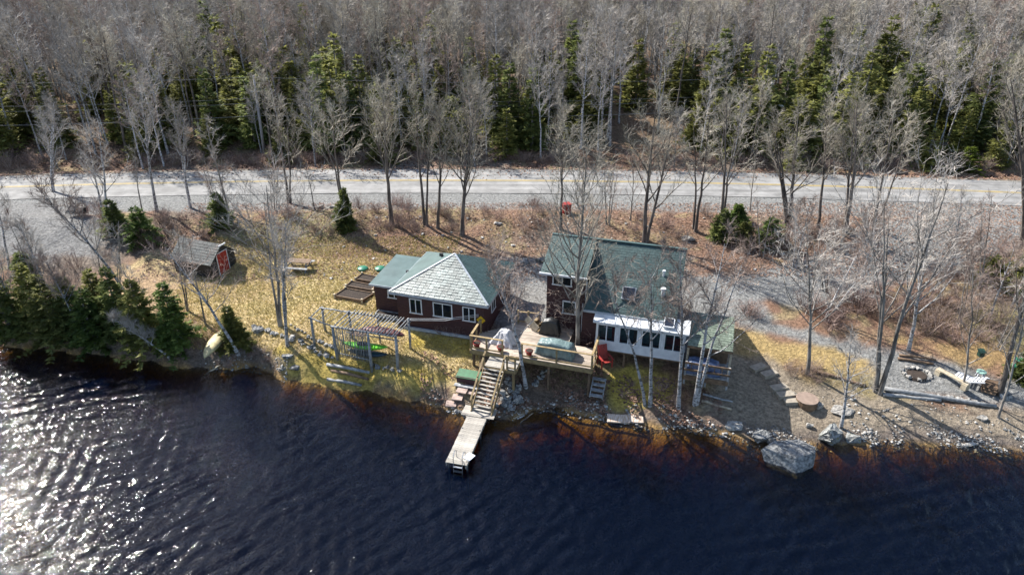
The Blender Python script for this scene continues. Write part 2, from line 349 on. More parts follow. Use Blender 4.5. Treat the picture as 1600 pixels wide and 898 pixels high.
def ground_mat():
    m = bpy.data.materials.new('ground_cover'); m.use_nodes = True; n = m.node_tree; b = n.nodes['Principled BSDF']
    b.inputs['Roughness'].default_value = .95; b.inputs['Specular IOR Level'].default_value = .2
    at_ = n.nodes.new('ShaderNodeAttribute'); at_.attribute_name = 'soil'
    tc = n.nodes.new('ShaderNodeTexCoord')
    n1 = n.nodes.new('ShaderNodeTexNoise'); n1.inputs['Scale'].default_value = 4.5; n1.inputs['Detail'].default_value = 10; n1.inputs['Roughness'].default_value = .72
    v1 = n.nodes.new('ShaderNodeTexVoronoi'); v1.inputs['Scale'].default_value = 9
    n.links.new(tc.outputs['Object'], n1.inputs[0]); n.links.new(tc.outputs['Object'], v1.inputs[0])
    m1 = n.nodes.new('ShaderNodeMapRange'); m1.inputs[1].default_value = .32; m1.inputs[2].default_value = .68; m1.inputs[3].default_value = .48; m1.inputs[4].default_value = 1.5
    n.links.new(n1.outputs[0], m1.inputs[0])
    sep = n.nodes.new('ShaderNodeSeparateColor'); n.links.new(v1.outputs['Color'], sep.inputs[0])
    m2 = n.nodes.new('ShaderNodeMapRange'); m2.inputs[3].default_value = .8; m2.inputs[4].default_value = 1.2
    n.links.new(sep.outputs[0], m2.inputs[0])
    mu = n.nodes.new('ShaderNodeMath'); mu.operation = 'MULTIPLY'; n.links.new(m1.outputs[0], mu.inputs[0]); n.links.new(m2.outputs[0], mu.inputs[1])
    hs = n.nodes.new('ShaderNodeHueSaturation'); n.links.new(at_.outputs['Color'], hs.inputs['Color']); n.links.new(mu.outputs[0], hs.inputs['Value'])
    n.links.new(hs.outputs[0], b.inputs['Base Color'])
    bp = n.nodes.new('ShaderNodeBump'); bp.inputs['Distance'].default_value = .12; bp.inputs['Strength'].default_value = .9
    n.links.new(mu.outputs[0], bp.inputs['Height']); n.links.new(bp.outputs[0], b.inputs['Normal'])
    return m
gm.materials.append(ground_mat())
go = link(bpy.data.objects.new('ground', gm)); go['kind'] = 'structure'

# road with painted centre line
def road_strip(name, off, half, dz, m, x0=-160, x1=160, st=1.0, dash=None, edge=0):
    mb = MB(); xs = np.arange(x0, x1+.1, st); k = 0
    for i, x in enumerate(xs):
        yc = float(road_y(x))+off; cr = ZR+dz
        for s_, h_ in ((-1, -edge), (0, .0), (1, -edge)):
            mb.v.append((x, yc+s_*half, cr+h_-.04*abs(off+s_*half)/3.3))
    for i in range(len(xs)-1):
        for j in (0, 1): a = i*3+j; mb.f.append((a, a+3, a+4, a+1)[::-1])
    o = mb.build(name, m, smooth=True); o['kind'] = 'structure'; return o
M['asphalt'] = mat('pale_worn_asphalt', (.27, .266, .258), .85, (.18, .178, .172), .8, detail=12, stretch=(.06, 2.0, 1), lo=.35, hi=.65, bump=.01, bscale=60, big=.32)
M['paint_y'] = mat('worn_yellow_paint', (.50, .36, .10), .7, (.34, .27, .13), 1.5)
road_strip('road', 0, 3.35, .02, M['asphalt'])
road_strip('road_marking', .12, .055, .036, M['paint_y']); road_strip('road_marking', -.12, .055, .036, M['paint_y'])

# ------------------------------------------------------------------ water: absorbing brown lake with wave relief
def water():
    m = bpy.data.materials.new('lake_water'); m.use_nodes = True; n = m.node_tree; n.nodes.remove(n.nodes['Principled BSDF'])
    tr = n.nodes.new('ShaderNodeBsdfTransparent'); gl = n.nodes.new('ShaderNodeBsdfGlossy'); gl.inputs['Roughness'].default_value = .045
    fr = n.nodes.new('ShaderNodeFresnel'); fr.inputs[0].default_value = 1.34; mx = n.nodes.new('ShaderNodeMixShader')
    tc = n.nodes.new('ShaderNodeTexCoord')
    def wav(scl, st, rot, det):
        mp = n.nodes.new('ShaderNodeMapping'); mp.vector_type = 'TEXTURE'; mp.inputs['Rotation'].default_value = (0, 0, rot); mp.inputs['Scale'].default_value = st
        t = n.nodes.new('ShaderNodeTexNoise'); t.inputs['Scale'].default_value = scl; t.inputs['Detail'].default_value = det; t.inputs['Distortion'].default_value = .6
        n.links.new(tc.outputs['Object'], mp.inputs[0]); n.links.new(mp.outputs[0], t.inputs[0]); return t.outputs[0]
    a = wav(5.5, (2.3, .72, 1), R(38), 2); b = wav(14.0, (1.7, .75, 1), R(30), 3); c = wav(.09, (1.6, .8, 1), R(20), 3)
    mu = n.nodes.new('ShaderNodeMath'); mu.operation = 'MULTIPLY_ADD'; mu.inputs[1].default_value = .26
    n.links.new(b, mu.inputs[0]); n.links.new(a, mu.inputs[2])
    bp = n.nodes.new('ShaderNodeBump'); bp.inputs['Distance'].default_value = .05; bp.inputs['Strength'].default_value = 1
    wp = n.nodes.new('ShaderNodeMapRange'); wp.inputs[1].default_value = .38; wp.inputs[2].default_value = .62; wp.inputs[3].default_value = .55; wp.inputs[4].default_value = 1.15
    n.links.new(c, wp.inputs[0]); n.links.new(wp.outputs[0], bp.inputs['Strength'])
    n.links.new(mu.outputs[0], bp.inputs['Height'])
    for q in (gl, fr): n.links.new(bp.outputs[0], q.inputs['Normal'])
    df = n.nodes.new('ShaderNodeBsdfDiffuse'); df.inputs[0].default_value = (.006, .036, .15, 1); m2 = n.nodes.new('ShaderNodeMixShader'); m2.inputs[0].default_value = .036
    n.links.new(tr.outputs[0], m2.inputs[1]); n.links.new(df.outputs[0], m2.inputs[2])
    n.links.new(fr.outputs[0], mx.inputs[0]); n.links.new(m2.outputs[0], mx.inputs[1]); n.links.new(gl.outputs[0], mx.inputs[2])
    va = n.nodes.new('ShaderNodeVolumeAbsorption'); va.inputs['Color'].default_value = (.71, .59, .2, 1); va.inputs['Density'].default_value = 4.4
    mo = n.nodes['Material Output']; n.links.new(mx.outputs[0], mo.inputs['Surface']); n.links.new(va.outputs[0], mo.inputs['Volume'])
    wx = axis([(-1200, -200, 250), (-200, -60, 20), (-60, -52, 2), (-52, 46, .115), (46, 60, 2), (60, 200, 20), (200, 1200, 250)])
    wy = axis([(-305, -60, 49), (-60, 4, 8), (4, 8, 1), (8, 39.5, .115), (39.5, 45, 1.1)])
    WX, WY = np.meshgrid(wx, wy); r_ = np.random.RandomState(17); Hh = np.zeros(WX.shape)
    for k in range(46):                     # wind ripples: many short waves round one direction
        L = .38*(3.4**r_.rand()); a = R(-52)+r_.randn()*.36; kk = 2*math.pi/L
        am = .043*(L/.9)**.25/kk; env = 1+.55*np.sin(WX*(.16+.2*r_.rand())*math.cos(a*3+k)+WY*(.16+.25*r_.rand())+r_.rand()*6.28)
        ph = kk*(WX*math.cos(a)+WY*math.sin(a))+r_.rand()*6.28
        Hh += am*env*np.sin(ph+.25*np.sin(ph))
    g1 = .5+.5*np.sin(WX*.11+WY*.21+1.5*np.sin(WY*.13+WX*.05)); dsh_ = np.interp(WX, SHX, SHY)-WY
    Hh *= (.72+.5*g1)*(.45+.55*sstep(0, 5, dsh_))*sstep(-54, -50, WX)*sstep(48, 44, WX)*sstep(6, 9, WY)*sstep(41, 39, WY)
    nx_, ny_ = len(wx), len(wy); top = np.stack([WX, WY, Hh], -1).reshape(-1, 3); ii_ = np.arange((ny_-1)*(nx_-1)); a_ = ii_//(nx_-1)*nx_+ii_ % (nx_-1)
    q = np.stack([a_, a_+1, a_+nx_+1, a_+nx_], -1)
    rim = list(range(nx_))+[r*nx_+nx_-1 for r in range(1, ny_)]+[(ny_-1)*nx_+c for c in range(nx_-2, -1, -1)]+[r*nx_ for r in range(ny_-2, 0, -1)]
    low = top[rim].copy(); low[:, 2] = -12; n0 = len(top); m_ = len(rim)
    side = np.array([(rim[(t+1) % m_], rim[t], n0+t, n0+(t+1) % m_) for t in range(m_)])
    allq = np.concatenate([q, side]); me = bpy.data.meshes.new('water'); co_ = np.concatenate([top, low])
    loops = np.concatenate([allq.ravel(), np.array([n0+t for t in range(m_)][::-1])]).astype(np.int32)
    me.vertices.add(len(co_)); me.vertices.foreach_set('co', co_.astype(np.float32).ravel()); me.loops.add(len(loops)); me.loops.foreach_set('vertex_index', loops)
    me.polygons.add(len(allq)+1); me.polygons.foreach_set('loop_start', np.arange(0, len(allq)*4+1, 4, dtype=np.int32)); me.update(calc_edges=True)
    sm = np.zeros(len(allq)+1, bool); sm[:len(q)] = True; me.polygons.foreach_set('use_smooth', sm); me.validate(); me.materials.append(m)
    o = link(bpy.data.objects.new('water', me)); o['kind'] = 'structure'
water()

# ------------------------------------------------------------------ trees
def rvec(rng, s=1): return Vector((rng.uniform(-s, s), rng.uniform(-s, s), rng.uniform(-s, s)))
def grow(mb, rng, p, d, L, r, nseg, wob, up, n=3):
    pts = [p.copy()]; rr = [r]; dd = d.normalized()
    for i in range(nseg):
        dd = (dd+rvec(rng, wob)+Vector((0, 0, up))).normalized()
        p = p+dd*L/nseg; pts.append(p.copy()); rr.append(max(.004, r*(1-(i+1)/nseg*.8)))
    mb.tube(pts, rr, n, False); return pts, rr
def bare_tree(rng, H, lean=(0, 0), r0=.12, start=.35, spread=.3, limbs=14, subs=6, twigs=6, vase=.5, tw=.011, stems=1, tl=.55):
    tk, cr = MB(), MB(); spread *= rng.uniform(.8, 1.2); vase = min(.9, max(.3, vase+rng.uniform(-.15, .15))); start = min(.6, max(.2, start+rng.uniform(-.09, .09)))
    for s_ in range(stems):
        a0 = rng.uniform(0, 6.28); fan = .10*H*(stems > 1)
        ex = Vector((lean[0]+math.cos(a0+s_*2.3)*fan, lean[1]+math.sin(a0+s_*2.3)*fan*.7, H*(1-.1*s_)))
        n = 9; pts = []; rr = []; wx = rng.uniform(-1, 1)*.02*H; wy = rng.uniform(-1, 1)*.02*H
        base = Vector((math.cos(a0+s_*2.3), math.sin(a0+s_*2.3), 0))*(.14*(stems > 1))
        for i in range(n+1):
            t = i/n
            o = Vector((math.sin(t*5)*wx*t, math.sin(t*4+1)*wy*t, 0))
            pts.append(base+Vector((ex.x*t**1.15, ex.y*t**1.15, ex.z*t-.15*(i == 0)))+o+rvec(rng, .012*H)*t*(1-t)*2)
            rr.append(r0*(1.25 if i == 0 else 1)*(1-t*.9)*(.8 if s_ else 1)+.006)
        tk.tube(pts, rr, 7, False)
        nl = max(5, limbs//stems)
        for k in range(nl):
            t = start+(1-start)*(k+rng.random()*.8)/nl*.97; i = min(n-1, int(t*n)); f = t*n-i
            p = pts[i].lerp(pts[i+1], f); az = k*2.4+rng.uniform(-.5, .5)
            sl = rng.uniform(.45, 1.0)*(1.25-vase); d = Vector((math.cos(az)*sl, math.sin(az)*sl, rng.uniform(.55, 1.0)*vase+.15))
            L = H*spread*(1.25-t*.85)*rng.uniform(.75, 1.15)
            lp, lr = grow(tk, rng, p, d, L, rr[i]*.5, 5, .16, .07+.1*vase, 4 if rr[i] > .05 else 3)
            for q in range(subs):
                u_ = .2+.8*(q+rng.random()*.7)/subs; j = min(4, int(u_*5)); pp = lp[j].lerp(lp[j+1], u_*5-j)
                dd = (lp[j+1]-lp[j]).normalized(); dv = (dd+rvec(rng, .9)+Vector((0, 0, .15))).normalized()
                L2 = L*.42*(1.15-u_*.6)*rng.uniform(.7, 1.2)
                sp_, _ = grow(cr, rng, pp, dv, L2, max(tw, lr[j]*.5), 3, .25, .06, 3)
                for z_ in range(twigs):
                    u2 = .1+.9*(z_+rng.random())/twigs; j2 = min(2, int(u2*3)); b0 = sp_[j2].lerp(sp_[j2+1], min(1, u2*3-j2))
                    dt = ((sp_[j2+1]-sp_[j2]).normalized()*.9+rvec(rng, .9)+Vector((0, 0, .12))).normalized()
                    l3 = rng.uniform(.45, 1.1)*tl; e = b0+dt*l3; cr.cone(b0, e, tw)
                    if z_ % 2 == 0:
                        m_ = b0.lerp(e, .45); e2 = m_+(dt+rvec(rng, .8)).normalized()*l3*.55; cr.cone(m_, e2, tw*.8)
    return tk, cr
def conifer(rng, H, rad, lv=16, br=6, cl=5, lean=0, tuft=.34, bare=.06, gap=.1):
    tk, cr = MB(), MB(); lx, ly = rng.uniform(-.05, .05)*H, rng.uniform(-.05, .05)*H
    tk.tube([(0, 0, -.1), (lx*.4, ly*.4, H*.5), (lx, ly, H*.97)], [.02*H+.02, .011*H+.01, .01], 6, False)
    lobe = [rng.uniform(.65, 1.25) for _ in range(7)]; ph = rng.uniform(0, 6)
    for l in range(lv):
        t = bare+(1-bare)*((l+rng.uniform(-.3, .3))/lv); t = max(bare, t); z = t*H; Rr = rad*(1-t)**.8*rng.uniform(.7, 1.15)+.06; ox, oy = lx*t, ly*t
        for b in range(max(3, int(br*(1.15-.5*t)))):
            if rng.random() < gap: continue
            az = l*1.3+b*6.283/br+rng.uniform(-.4, .4); Lb = Rr*rng.uniform(.6, 1.2)*lobe[int((az+ph+6.28)/6.283*7) % 7]; dr = rng.uniform(.05, .45)*(1-t)
            dx, dy = math.cos(az), math.sin(az); tip = (ox+dx*Lb, oy+dy*Lb, z-dr*Lb+(.35*t)*Lb)
            tk.cone((ox, oy, z), tip, .014)
            nc = max(2, int(cl*(1.1-t*.5)))
            for c in range(nc):
                u_ = .2+.8*(c+rng.random()*.7)/nc; px, py, pz = ox+(tip[0]-ox)*u_, oy+(tip[1]-oy)*u_, z+(tip[2]-z)*u_
                for g in (-1, 1, 0, -1.6, 1.6, 2):
                    an = az+(g if g < 2 else 0)*rng.uniform(.45, .95); l_ = tuft*rng.uniform(.55, 1.25)*(1.15-.5*t)*(1.2-.5*u_)
                    up_ = rng.uniform(-.35, .15)+(.6 if g == 2 else 0); ex, ey, ez = px+math.cos(an)*l_, py+math.sin(an)*l_, pz+up_*l_
                    wd = l_*.17; n = len(cr.v); sx, sy = -math.sin(an)*wd, math.cos(an)*wd; wz = rng.uniform(-.9, .9)*wd
                    mx_, my_, mz_ = px+(ex-px)*.45, py+(ey-py)*.45, pz+(ez-pz)*.45
                    cr.v += [(px, py, pz), (mx_+sx, my_+sy, mz_+wz), (ex, ey, ez), (mx_-sx, my_-sy, mz_-wz)]
                    cr.f += [(n, n+1, n+2), (n, n+2, n+3)]
    return tk, cr
def shrub_geo(rng, Hh, rad, stems=22, tw=5):
    mb = MB()
    for s_ in range(stems):
        a = rng.uniform(0, 6.28); q = rng.random(); d = Vector((math.cos(a)*q*rad/Hh, math.sin(a)*q*rad/Hh, 1))
        p = Vector((math.cos(a)*q*rad*.3, math.sin(a)*q*rad*.3, -.05)); L = Hh*rng.uniform(.6, 1.1)
        pts, _ = grow(mb, rng, p, d, L, .014, 3, .22, .04)
        for z_ in range(tw):
            u_ = .25+.75*z_/tw; j = min(2, int(u_*3)); b0 = pts[j].lerp(pts[j+1], u_*3-j)
            mb.cone(b0, b0+(Vector((rng.uniform(-1, 1), rng.uniform(-1, 1), rng.uniform(.2, 1.1)))).normalized()*L*rng.uniform(.25, .5), .009)
    return mb
def put_tree(name, geo, loc, tm, cm, label, cat='tree', group=None, rz=0):
    e = empty(name, loc, rz, label, cat, group)
    geo[0].build('trunk', tm, e, True); geo[1].build('crown', cm, e); return e
def copy_tree(src, loc, rz, s, label=None, group=None):
    r = src.copy(); link(r); r.location = loc; r.rotation_euler = (0, 0, rz); r.scale = (s[0], s[0], s[1])
    if label: r['label'] = label
    if group: r['group'] = group
    for ch in src.children:
        c = ch.copy(); link(c); c.parent = r
    return r
# ------------------------------------------------------------------ buildings
def prism(mb, pts, th):            # polygon (top face, counter-clockwise from above) with vertical thickness
    n = len(pts)
    mb.add([tuple(p) for p in pts]+[(p[0], p[1], p[2]-th) for p in pts],
           [tuple(range(n)), tuple(range(2*n-1, n-1, -1))]+[(i, i+n, (i+1) % n+n, (i+1) % n) for i in range(n)])
def shingles(parent, pts, m, ch=.2, cw=.33, lift=.022):   # courses of single overlapping shingles on a roof plane; pts[0]->pts[1] is the eave
    p0 = Vector(pts[0]); e = (Vector(pts[1])-p0).normalized(); nrm = e.cross(Vector(pts[2])-p0).normalized()
    if nrm.z < 0: nrm = -nrm
    s = nrm.cross(e)
    q = [((Vector(p)-p0).dot(e), (Vector(p)-p0).dot(s)) for p in pts]; smax = max(a[1] for a in q)
    mb = MB(); rng = random.Random(len(pts)*7+int(smax*10)); row = 0; t = -.03
    while t < smax-.03:
        tm = t+ch*.5; xs = []
        for i in range(len(q)):
            a, b = q[i], q[(i+1) % len(q)]
            if (a[1]-tm)*(b[1]-tm) < 0: xs.append(a[0]+(b[0]-a[0])*(tm-a[1])/(b[1]-a[1]))
        if len(xs) >= 2:
            lo, hi = min(xs), max(xs); x = lo-(row % 2)*cw*.5
            while x < hi:
                a, b = max(x+.008, lo), min(x+cw-.008, hi)
                if b-a > .03:
                    l = lift*rng.uniform(.7, 1.5); tb = t+rng.uniform(-.008, .008)
                    P_ = [p0+e*a+s*tb+nrm*l, p0+e*b+s*tb+nrm*l, p0+e*b+s*(t+ch+.03)+nrm*.006, p0+e*a+s*(t+ch+.03)+nrm*.006]
                    B_ = [p0+e*a+s*tb+nrm*.003, p0+e*b+s*tb+nrm*.003]
                    mb.add([tuple(v) for v in P_+B_], [(0, 1, 2, 3), (4, 5, 1, 0), (4, 0, 3), (5, 2, 1)])
                x += cw
        t += ch; row += 1
    o = mb.build('shingles', m, parent); o['kind'] = 'stuff'; return o
def window(parent, u, vf, z, w_, h_, rz=0, n=2, fm='white', gm_='glass', fr=.07, backings=None):
    f = MB()
    f.box((0, 0, h_/2-fr/2), (w_, .07, fr)); f.box((0, -.012, -h_/2+fr/2), (w_+.06, .10, fr))
    for s_ in (-1, 1): f.box((s_*(w_/2-fr/2), 0, 0), (fr, .07, h_-2*fr))
    for k in range(1, n): f.box((-w_/2+w_*k/n, 0, 0), (fr*.8, .06, h_-2*fr))
    o = f.build('window', M[fm], parent, loc=(u, vf, z), rz=rz)
    pw = (w_-2*fr-(n-1)*fr*.8)/n; seq = backings or ['dim']*n
    for k in range(n):
        g = MB(); g.box((0, 0, 0), (pw, .02, h_-2*fr)); g.build('pane', M[gm_], o, loc=(-w_/2+fr+pw/2+k*(pw+fr*.8), -.012, 0))
        if gm_ == 'glass': g = MB(); g.box((0, 0, 0), (pw, .012, h_-2*fr)); g.build('pane_backing', M[seq[k]], o, loc=(-w_/2+fr+pw/2+k*(pw+fr*.8), .022, 0))  # flat panel added behind the glass; the dim one paints an unlit room
    return o
def clapboard(mb, x0, x1, y, z0, z1, rz=0, side=None):   # lapped boards on a wall facing -y (or +-x if side)
    z = z0
    while z < z1-.02:
        h_ = min(.16, z1-z)
        if side is None: mb.box(((x0+x1)/2, y-.012, z+h_/2), (x1-x0, .03, h_-.012), 0, R(-3))
        else: mb.box((y+side*.012, (x0+x1)/2, z+h_/2), (.03, x1-x0, h_-.012), 0, 0, R(3*-side))
        z += .16
# --- cottage
cot = empty('cottage', (-7.74, 37.85, 2.0), HA, 'small dark maroon cottage with a pale shingled hip roof and green side roofs', 'cottage')
w_ = MB(); w_.box((3.27, 3.1, 1.1), (5.8, 5.5, 2.8)); clapboard(w_, .34, 6.2, .33, -.2, 2.5); clapboard(w_, .35, 5.85, 6.19, -.2, 2.5, side=1); w_.build('wall', M['maroon'], cot)
A1, A2, A3, A4, AP = (0, 0, 2.6), (6.55, 0, 2.6), (6.55, 6.2, 2.6), (0, 6.2, 2.6), (3.3, 3.1, 4.25)
r_ = MB(); r_.add([A1, A2, A3, A4, AP]+[(p[0], p[1], 2.5) for p in (A1, A2, A3, A4)], [(0, 1, 4), (1, 2, 4), (2, 3, 4), (3, 0, 4), (0, 5, 6, 1), (1, 6, 7, 2), (2, 7, 8, 3), (3, 8, 5, 0), (8, 7, 6, 5)])
roof = r_.build('roof', M['roof_green'], cot)
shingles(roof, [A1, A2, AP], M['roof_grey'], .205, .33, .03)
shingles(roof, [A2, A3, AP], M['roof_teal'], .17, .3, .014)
f_ = MB(); f_.box((3.27, -.015, 2.5), (6.6, .04, .17)); f_.box((6.565, 3.1, 2.5), (.04, 6.2, .17)); f_.box((-.015, 3.1, 2.5), (.04, 6.2, .17)); f_.build('fascia', M['fascia'], cot)
f_ = MB()
for a_ in (A1, A2): f_.beam(Vector(a_)+Vector((0, 0, .035)), Vector(AP)+Vector((0, 0, .03)), .12, .03)
f_.build('hip_cap', M['fascia'], roof)
v_ = MB(); v_.box((2.2, 3.5, 3.86), (.22, .16, .2)); v_.build('roof_vent', M['black'], roof)
window(cot, 1.62, .30, 1.62, .85, 1.08, backings=['dim', 'warm']); window(cot, 3.45, .30, 1.62, 1.3, 1.02); window(cot, 5.2, .30, 1.62, .85, 1.02, backings=['curtain', 'dim'])
window(cot, 6.23, 2.0, 1.6, .8, .9, R(90))
s_ = MB(); s_.box((3.6, .18, .0), (5.7, .12, .18)); s_.build('skirt_board', M['fascia'], cot)
w_ = MB(); w_.box((-.72, 3.25, .95), (2.1, 3.7, 2.5)); clapboard(w_, -1.78, .34, 1.38, -.2, 2.1); w_.build('annex_wall', M['maroon'], cot)
r_ = MB(); prism(r_, [(-2.0, 1.15, 2.27), (.5, 1.15, 2.27), (.5, 5.35, 2.50), (-2.0, 5.35, 2.50)], .12); ar = r_.build('annex_roof', M['roof_green'], cot)
f_ = MB(); f_.box((-.76, 1.13, 2.2), (2.54, .04, .13)); f_.build('annex_fascia', M['fascia'], cot)
v_ = MB(); v_.box((-.1, 3.0, 2.5), (.16, .16, .22)); v_.build('roof_vent', M['black'], ar)
window(cot, -.35, 1.33, 1.62, .95, .6)
b_ = empty('leaf_filled_planter', cot.matrix_basis @ Vector((-1.0, .9, .3)) if False else (0, 0, 0))
def at_local(o_loc, rz, p):       # point of a building's own frame as a point of the place
    c, s = math.cos(rz), math.sin(rz); return Vector((o_loc[0]+c*p[0]-s*p[1], o_loc[1]+s*p[0]+c*p[1], o_loc[2]+p[2]))
CL = (-7.74, 37.85, 2.0); ML = (2.15, 37.04, 2.0); DL = (-2.49, 34.31, 2.6)
b_.location = at_local(CL, HA, (-.75, 1.0, 0)); b_.rotation_euler = (0, 0, HA)
tag(b_, 'narrow grey planter box at the foot of the maroon annex wall', 'planter')
for y in (-.25, .25): q = MB(); q.box((0, y, .18), (1.7, .05, .3)); q.build('side_board', M['grey_wood'], b_)
for x in (-.83, .83): q = MB(); q.box((x, 0, .18), (.05, .45, .3)); q.build('end_board', M['grey_wood'], b_)
q = MB(); q.box((0, 0, .15), (1.6, .44, .24)); q.build('soil', M['soil'], b_)
# diamond sign on the cottage wall
sg = MB(); sg.box((0, 0, 0), (.42, .03, .42), 0, 0, R(45)); sgo = sg.build('diamond_sign', M['yellow'], None, loc=at_local(CL, HA, (5.98, .27, 1.35)), rz=HA)
tag(sgo, 'small yellow diamond sign on the maroon wall right of the cottage windows', 'sign')
# --- main house
mh = empty('house', ML, HA, 'two-storey dark maroon house with a long teal shingled roof', 'house')
RZ, UZ, LZ = 5.8, 4.6, 2.8
w_ = MB(); w_.box((1.2, 2.9, 2.05), (2.4, 5.8, 4.7)); clapboard(w_, 0, 2.4, -.01, -.2, 4.45); w_.build('wall', M['maroon'], mh)
w_ = MB(); w_.add([(2.405, 0, 2.6), (2.405, 5.6, 2.6), (2.405, 5.6, 4.3), (2.405, 2.5, 5.62), (2.405, 0, 4.6)], [(0, 1, 2, 3, 4)]); clapboard(w_, -.02, 1.6, 2.405, 2.7, 4.55, side=1); w_.build('cheek_wall', M['maroon'], mh)
w_ = MB(); w_.box((5.1, 3.05, 1.25), (5.4, 5.1, 2.9)); w_.build('wing_wall', M['maroon'], mh)
w_ = MB(); w_.box((2.85, -.4, 1.25), (.9, .7, 2.9)); clapboard(w_, 2.41, 3.3, -.76, -.2, 2.6); w_.build('porch_wall', M['maroon'], mh)
r_ = MB(); L1, L2, L3, L4 = (-.3, -.55, UZ), (2.5, -.55, UZ), (2.5, 2.5, RZ), (-.3, 2.5, RZ); prism(r_, [L1, L2, L3, L4], .14); ru = r_.build('upper_roof', M['roof_teal'], mh)
shingles(ru, [L1, L2, L3, L4], M['roof_teal'], .17, .3, .014)
K1, K2, K3, K4 = (2.52, -1.1, LZ), (7.95, -1.1, LZ), (7.95, 2.5, RZ-.01), (2.52, 2.5, RZ-.01)
r_ = MB(); prism(r_, [K1, K2, K3, K4], .14); rl = r_.build('lower_roof', M['roof_teal'], mh)
shingles(rl, [K1, K2, K3, K4], M['roof_teal'], .17, .3, .014)
r_ = MB(); prism(r_, [(-.3, 2.505, RZ-.005), (7.95, 2.505, RZ-.005), (7.95, 6.1, 4.1), (-.3, 6.1, 4.1)], .14); r_.build('back_roof', M['roof_teal'], mh)
w_ = MB(); w_.add([(7.78, 5.6, 2.6), (7.78, -.2, 2.6), (7.78, -.2, 3.3), (7.78, 2.5, 5.55), (7.78, 5.6, 4.1)], [(0, 1, 2, 3, 4)]); w_.build('gable_wall', M['maroon'], mh)
w_ = MB(); w_.add([(.005, 5.6, 4.1), (.005, 2.5, 5.62), (.005, 0, 4.5)], [(0, 1, 2)]); w_.build('gable_wall', M['maroon'], mh)
g_ = MB(); g_.box((1.1, -.6, UZ-.06), (2.9, .11, .12)); g_.build('gutter', M['white'], mh)
g_ = MB(); g_.box((5.2, -1.15, LZ-.07), (5.5, .1, .12)); g_.build('gutter', M['fascia'], mh)
g_ = MB(); g_.tube([(2.46, -.6, UZ-.1), (2.46, -.1, UZ-.5), (2.46, -.08, 1.0)], [.05]*3, 6); g_.build('downpipe', M['white'], mh)
g_ = MB(); g_.tube([(2.3, -.1, 2.6), (2.3, -.1, .6)], [.045]*2, 6); g_.build('downpipe', M['white'], mh)
rg = MB(); rg.beam((-.32, 2.5, RZ+.03), (7.97, 2.5, RZ+.03), .2, .04); rg.build('ridge_cap', M['roof_teal'], mh)
window(mh, .95, -.06, 3.98, 1.2, .75); window(mh, 1.45, -.06, 2.15, .85, .9, n=1, backings=['curtain'])
for u_, v_, s_ in ((5.0, -.12, .62),):
    z_ = LZ+(v_+1.1)/3.6*3.0; sk = MB(); sk.box((0, 0, 0), (.8, .8, .16)); so = sk.build('skylight', M['fascia'], mh, loc=(u_, v_, z_+.1)); so.rotation_euler = (math.atan2(3, 3.6), 0, 0)
    sg = MB(); sg.box((0, 0, .09), (.68, .68, .03)); sg.build('pane', M['solar'], so)
for (u_, v_, r0, hh) in ((6.95, .1, .10, .35), (6.83, 1.05, .06, .25)):
    z_ = LZ+(v_+1.1)/3.6*3.0; t_ = MB(); t_.tube([(u_, v_, z_-.05), (u_, v_, z_+hh)], [r0]*2, 8); t_.tube([(u_, v_, z_+hh), (u_, v_, z_+hh+.1)], [r0*1.6]*2, 8); t_.build('roof_pipe', M['white'], mh)
vn = MB(); rg_ = random.Random(8)
for k in range(70):
    p = Vector((rg_.uniform(0, 2.3), -.1, rg_.uniform(.3, 3.3))); pts, _ = grow(vn, rg_, p, Vector((rg_.uniform(-1, 1), -.25, rg_.uniform(-.2, .6))), rg_.uniform(.5, 1.1), .013, 4, .35, -.05)
    for q in pts[1:]: vn.cone(q, q+Vector((rg_.uniform(-.3, .3), rg_.uniform(-.25, .02), rg_.uniform(-.25, .25))), .009)
vo = vn.build('dead_climbing_vine', M['twig_red'], None, loc=ML, rz=HA)
tag(vo, 'leafless brown vine tangled over the maroon wall between upper and lower windows', 'vine')
# --- sunroom
sr = MB()
FZ, TZ = .55, 2.42; U0, U1, VF, VB = 3.4, 8.6, -1.62, -.42
sr.box(((U0+U1)/2, VF, FZ+.28), (U1-U0, .08, .56)); sr.box(((U0+U1)/2, VF, TZ-.05), (U1-U0, .08, .12))
sunr = sr.build('sunroom_front_wall', M['white'], mh)
q = MB(); q.box(((U0+U1)/2, (VF+VB)/2, FZ-.06), (U1-U0, VB-VF, .12)); q.build('sunroom_floor', M['brown_wood'], mh)
for u_ in (U0+.04, U1-.04):
    q = MB(); q.box((u_, (VF+VB)/2+.04, FZ+.28), (.08, VB-VF-.09, .55)); q.build('sunroom_side_wall', M['white'], mh)
    q = MB(); q.box((u_, (VF+VB)/2+.04, TZ-.02), (.08, VB-VF-.09, .16)); q.build('sunroom_header', M['white'], mh)
    window(mh, u_, (VF+VB)/2+.03, (FZ+.56+TZ-.11)/2, VB-VF-.16, TZ-.12-FZ-.58, R(90), 1, 'white', 'glass_clear')
q = MB(); q.box(((U0+U1)/2, VB-.03, (FZ+TZ)/2+.1), (U1-U0, .05, TZ-FZ)); q.build('sunroom_back_wall', M['teal_in'], mh)
for k in range(4):
    wd = (U1-U0)/4; window(mh, U0+wd*(k+.5), VF, (FZ+.56+TZ-.11)/2, wd-.16, TZ-.12-FZ-.58, 0, 2, 'white', 'glass_clear', .075)
    if k: q = MB(); q.box((U0+wd*k, VF, (FZ+TZ)/2+.2), (.14, .09, TZ-FZ-.72)); q.build('sunroom_post', M['white'], mh)
window(mh, U0+.8, VB-.08, 1.75, .9, .7, 0, 1)
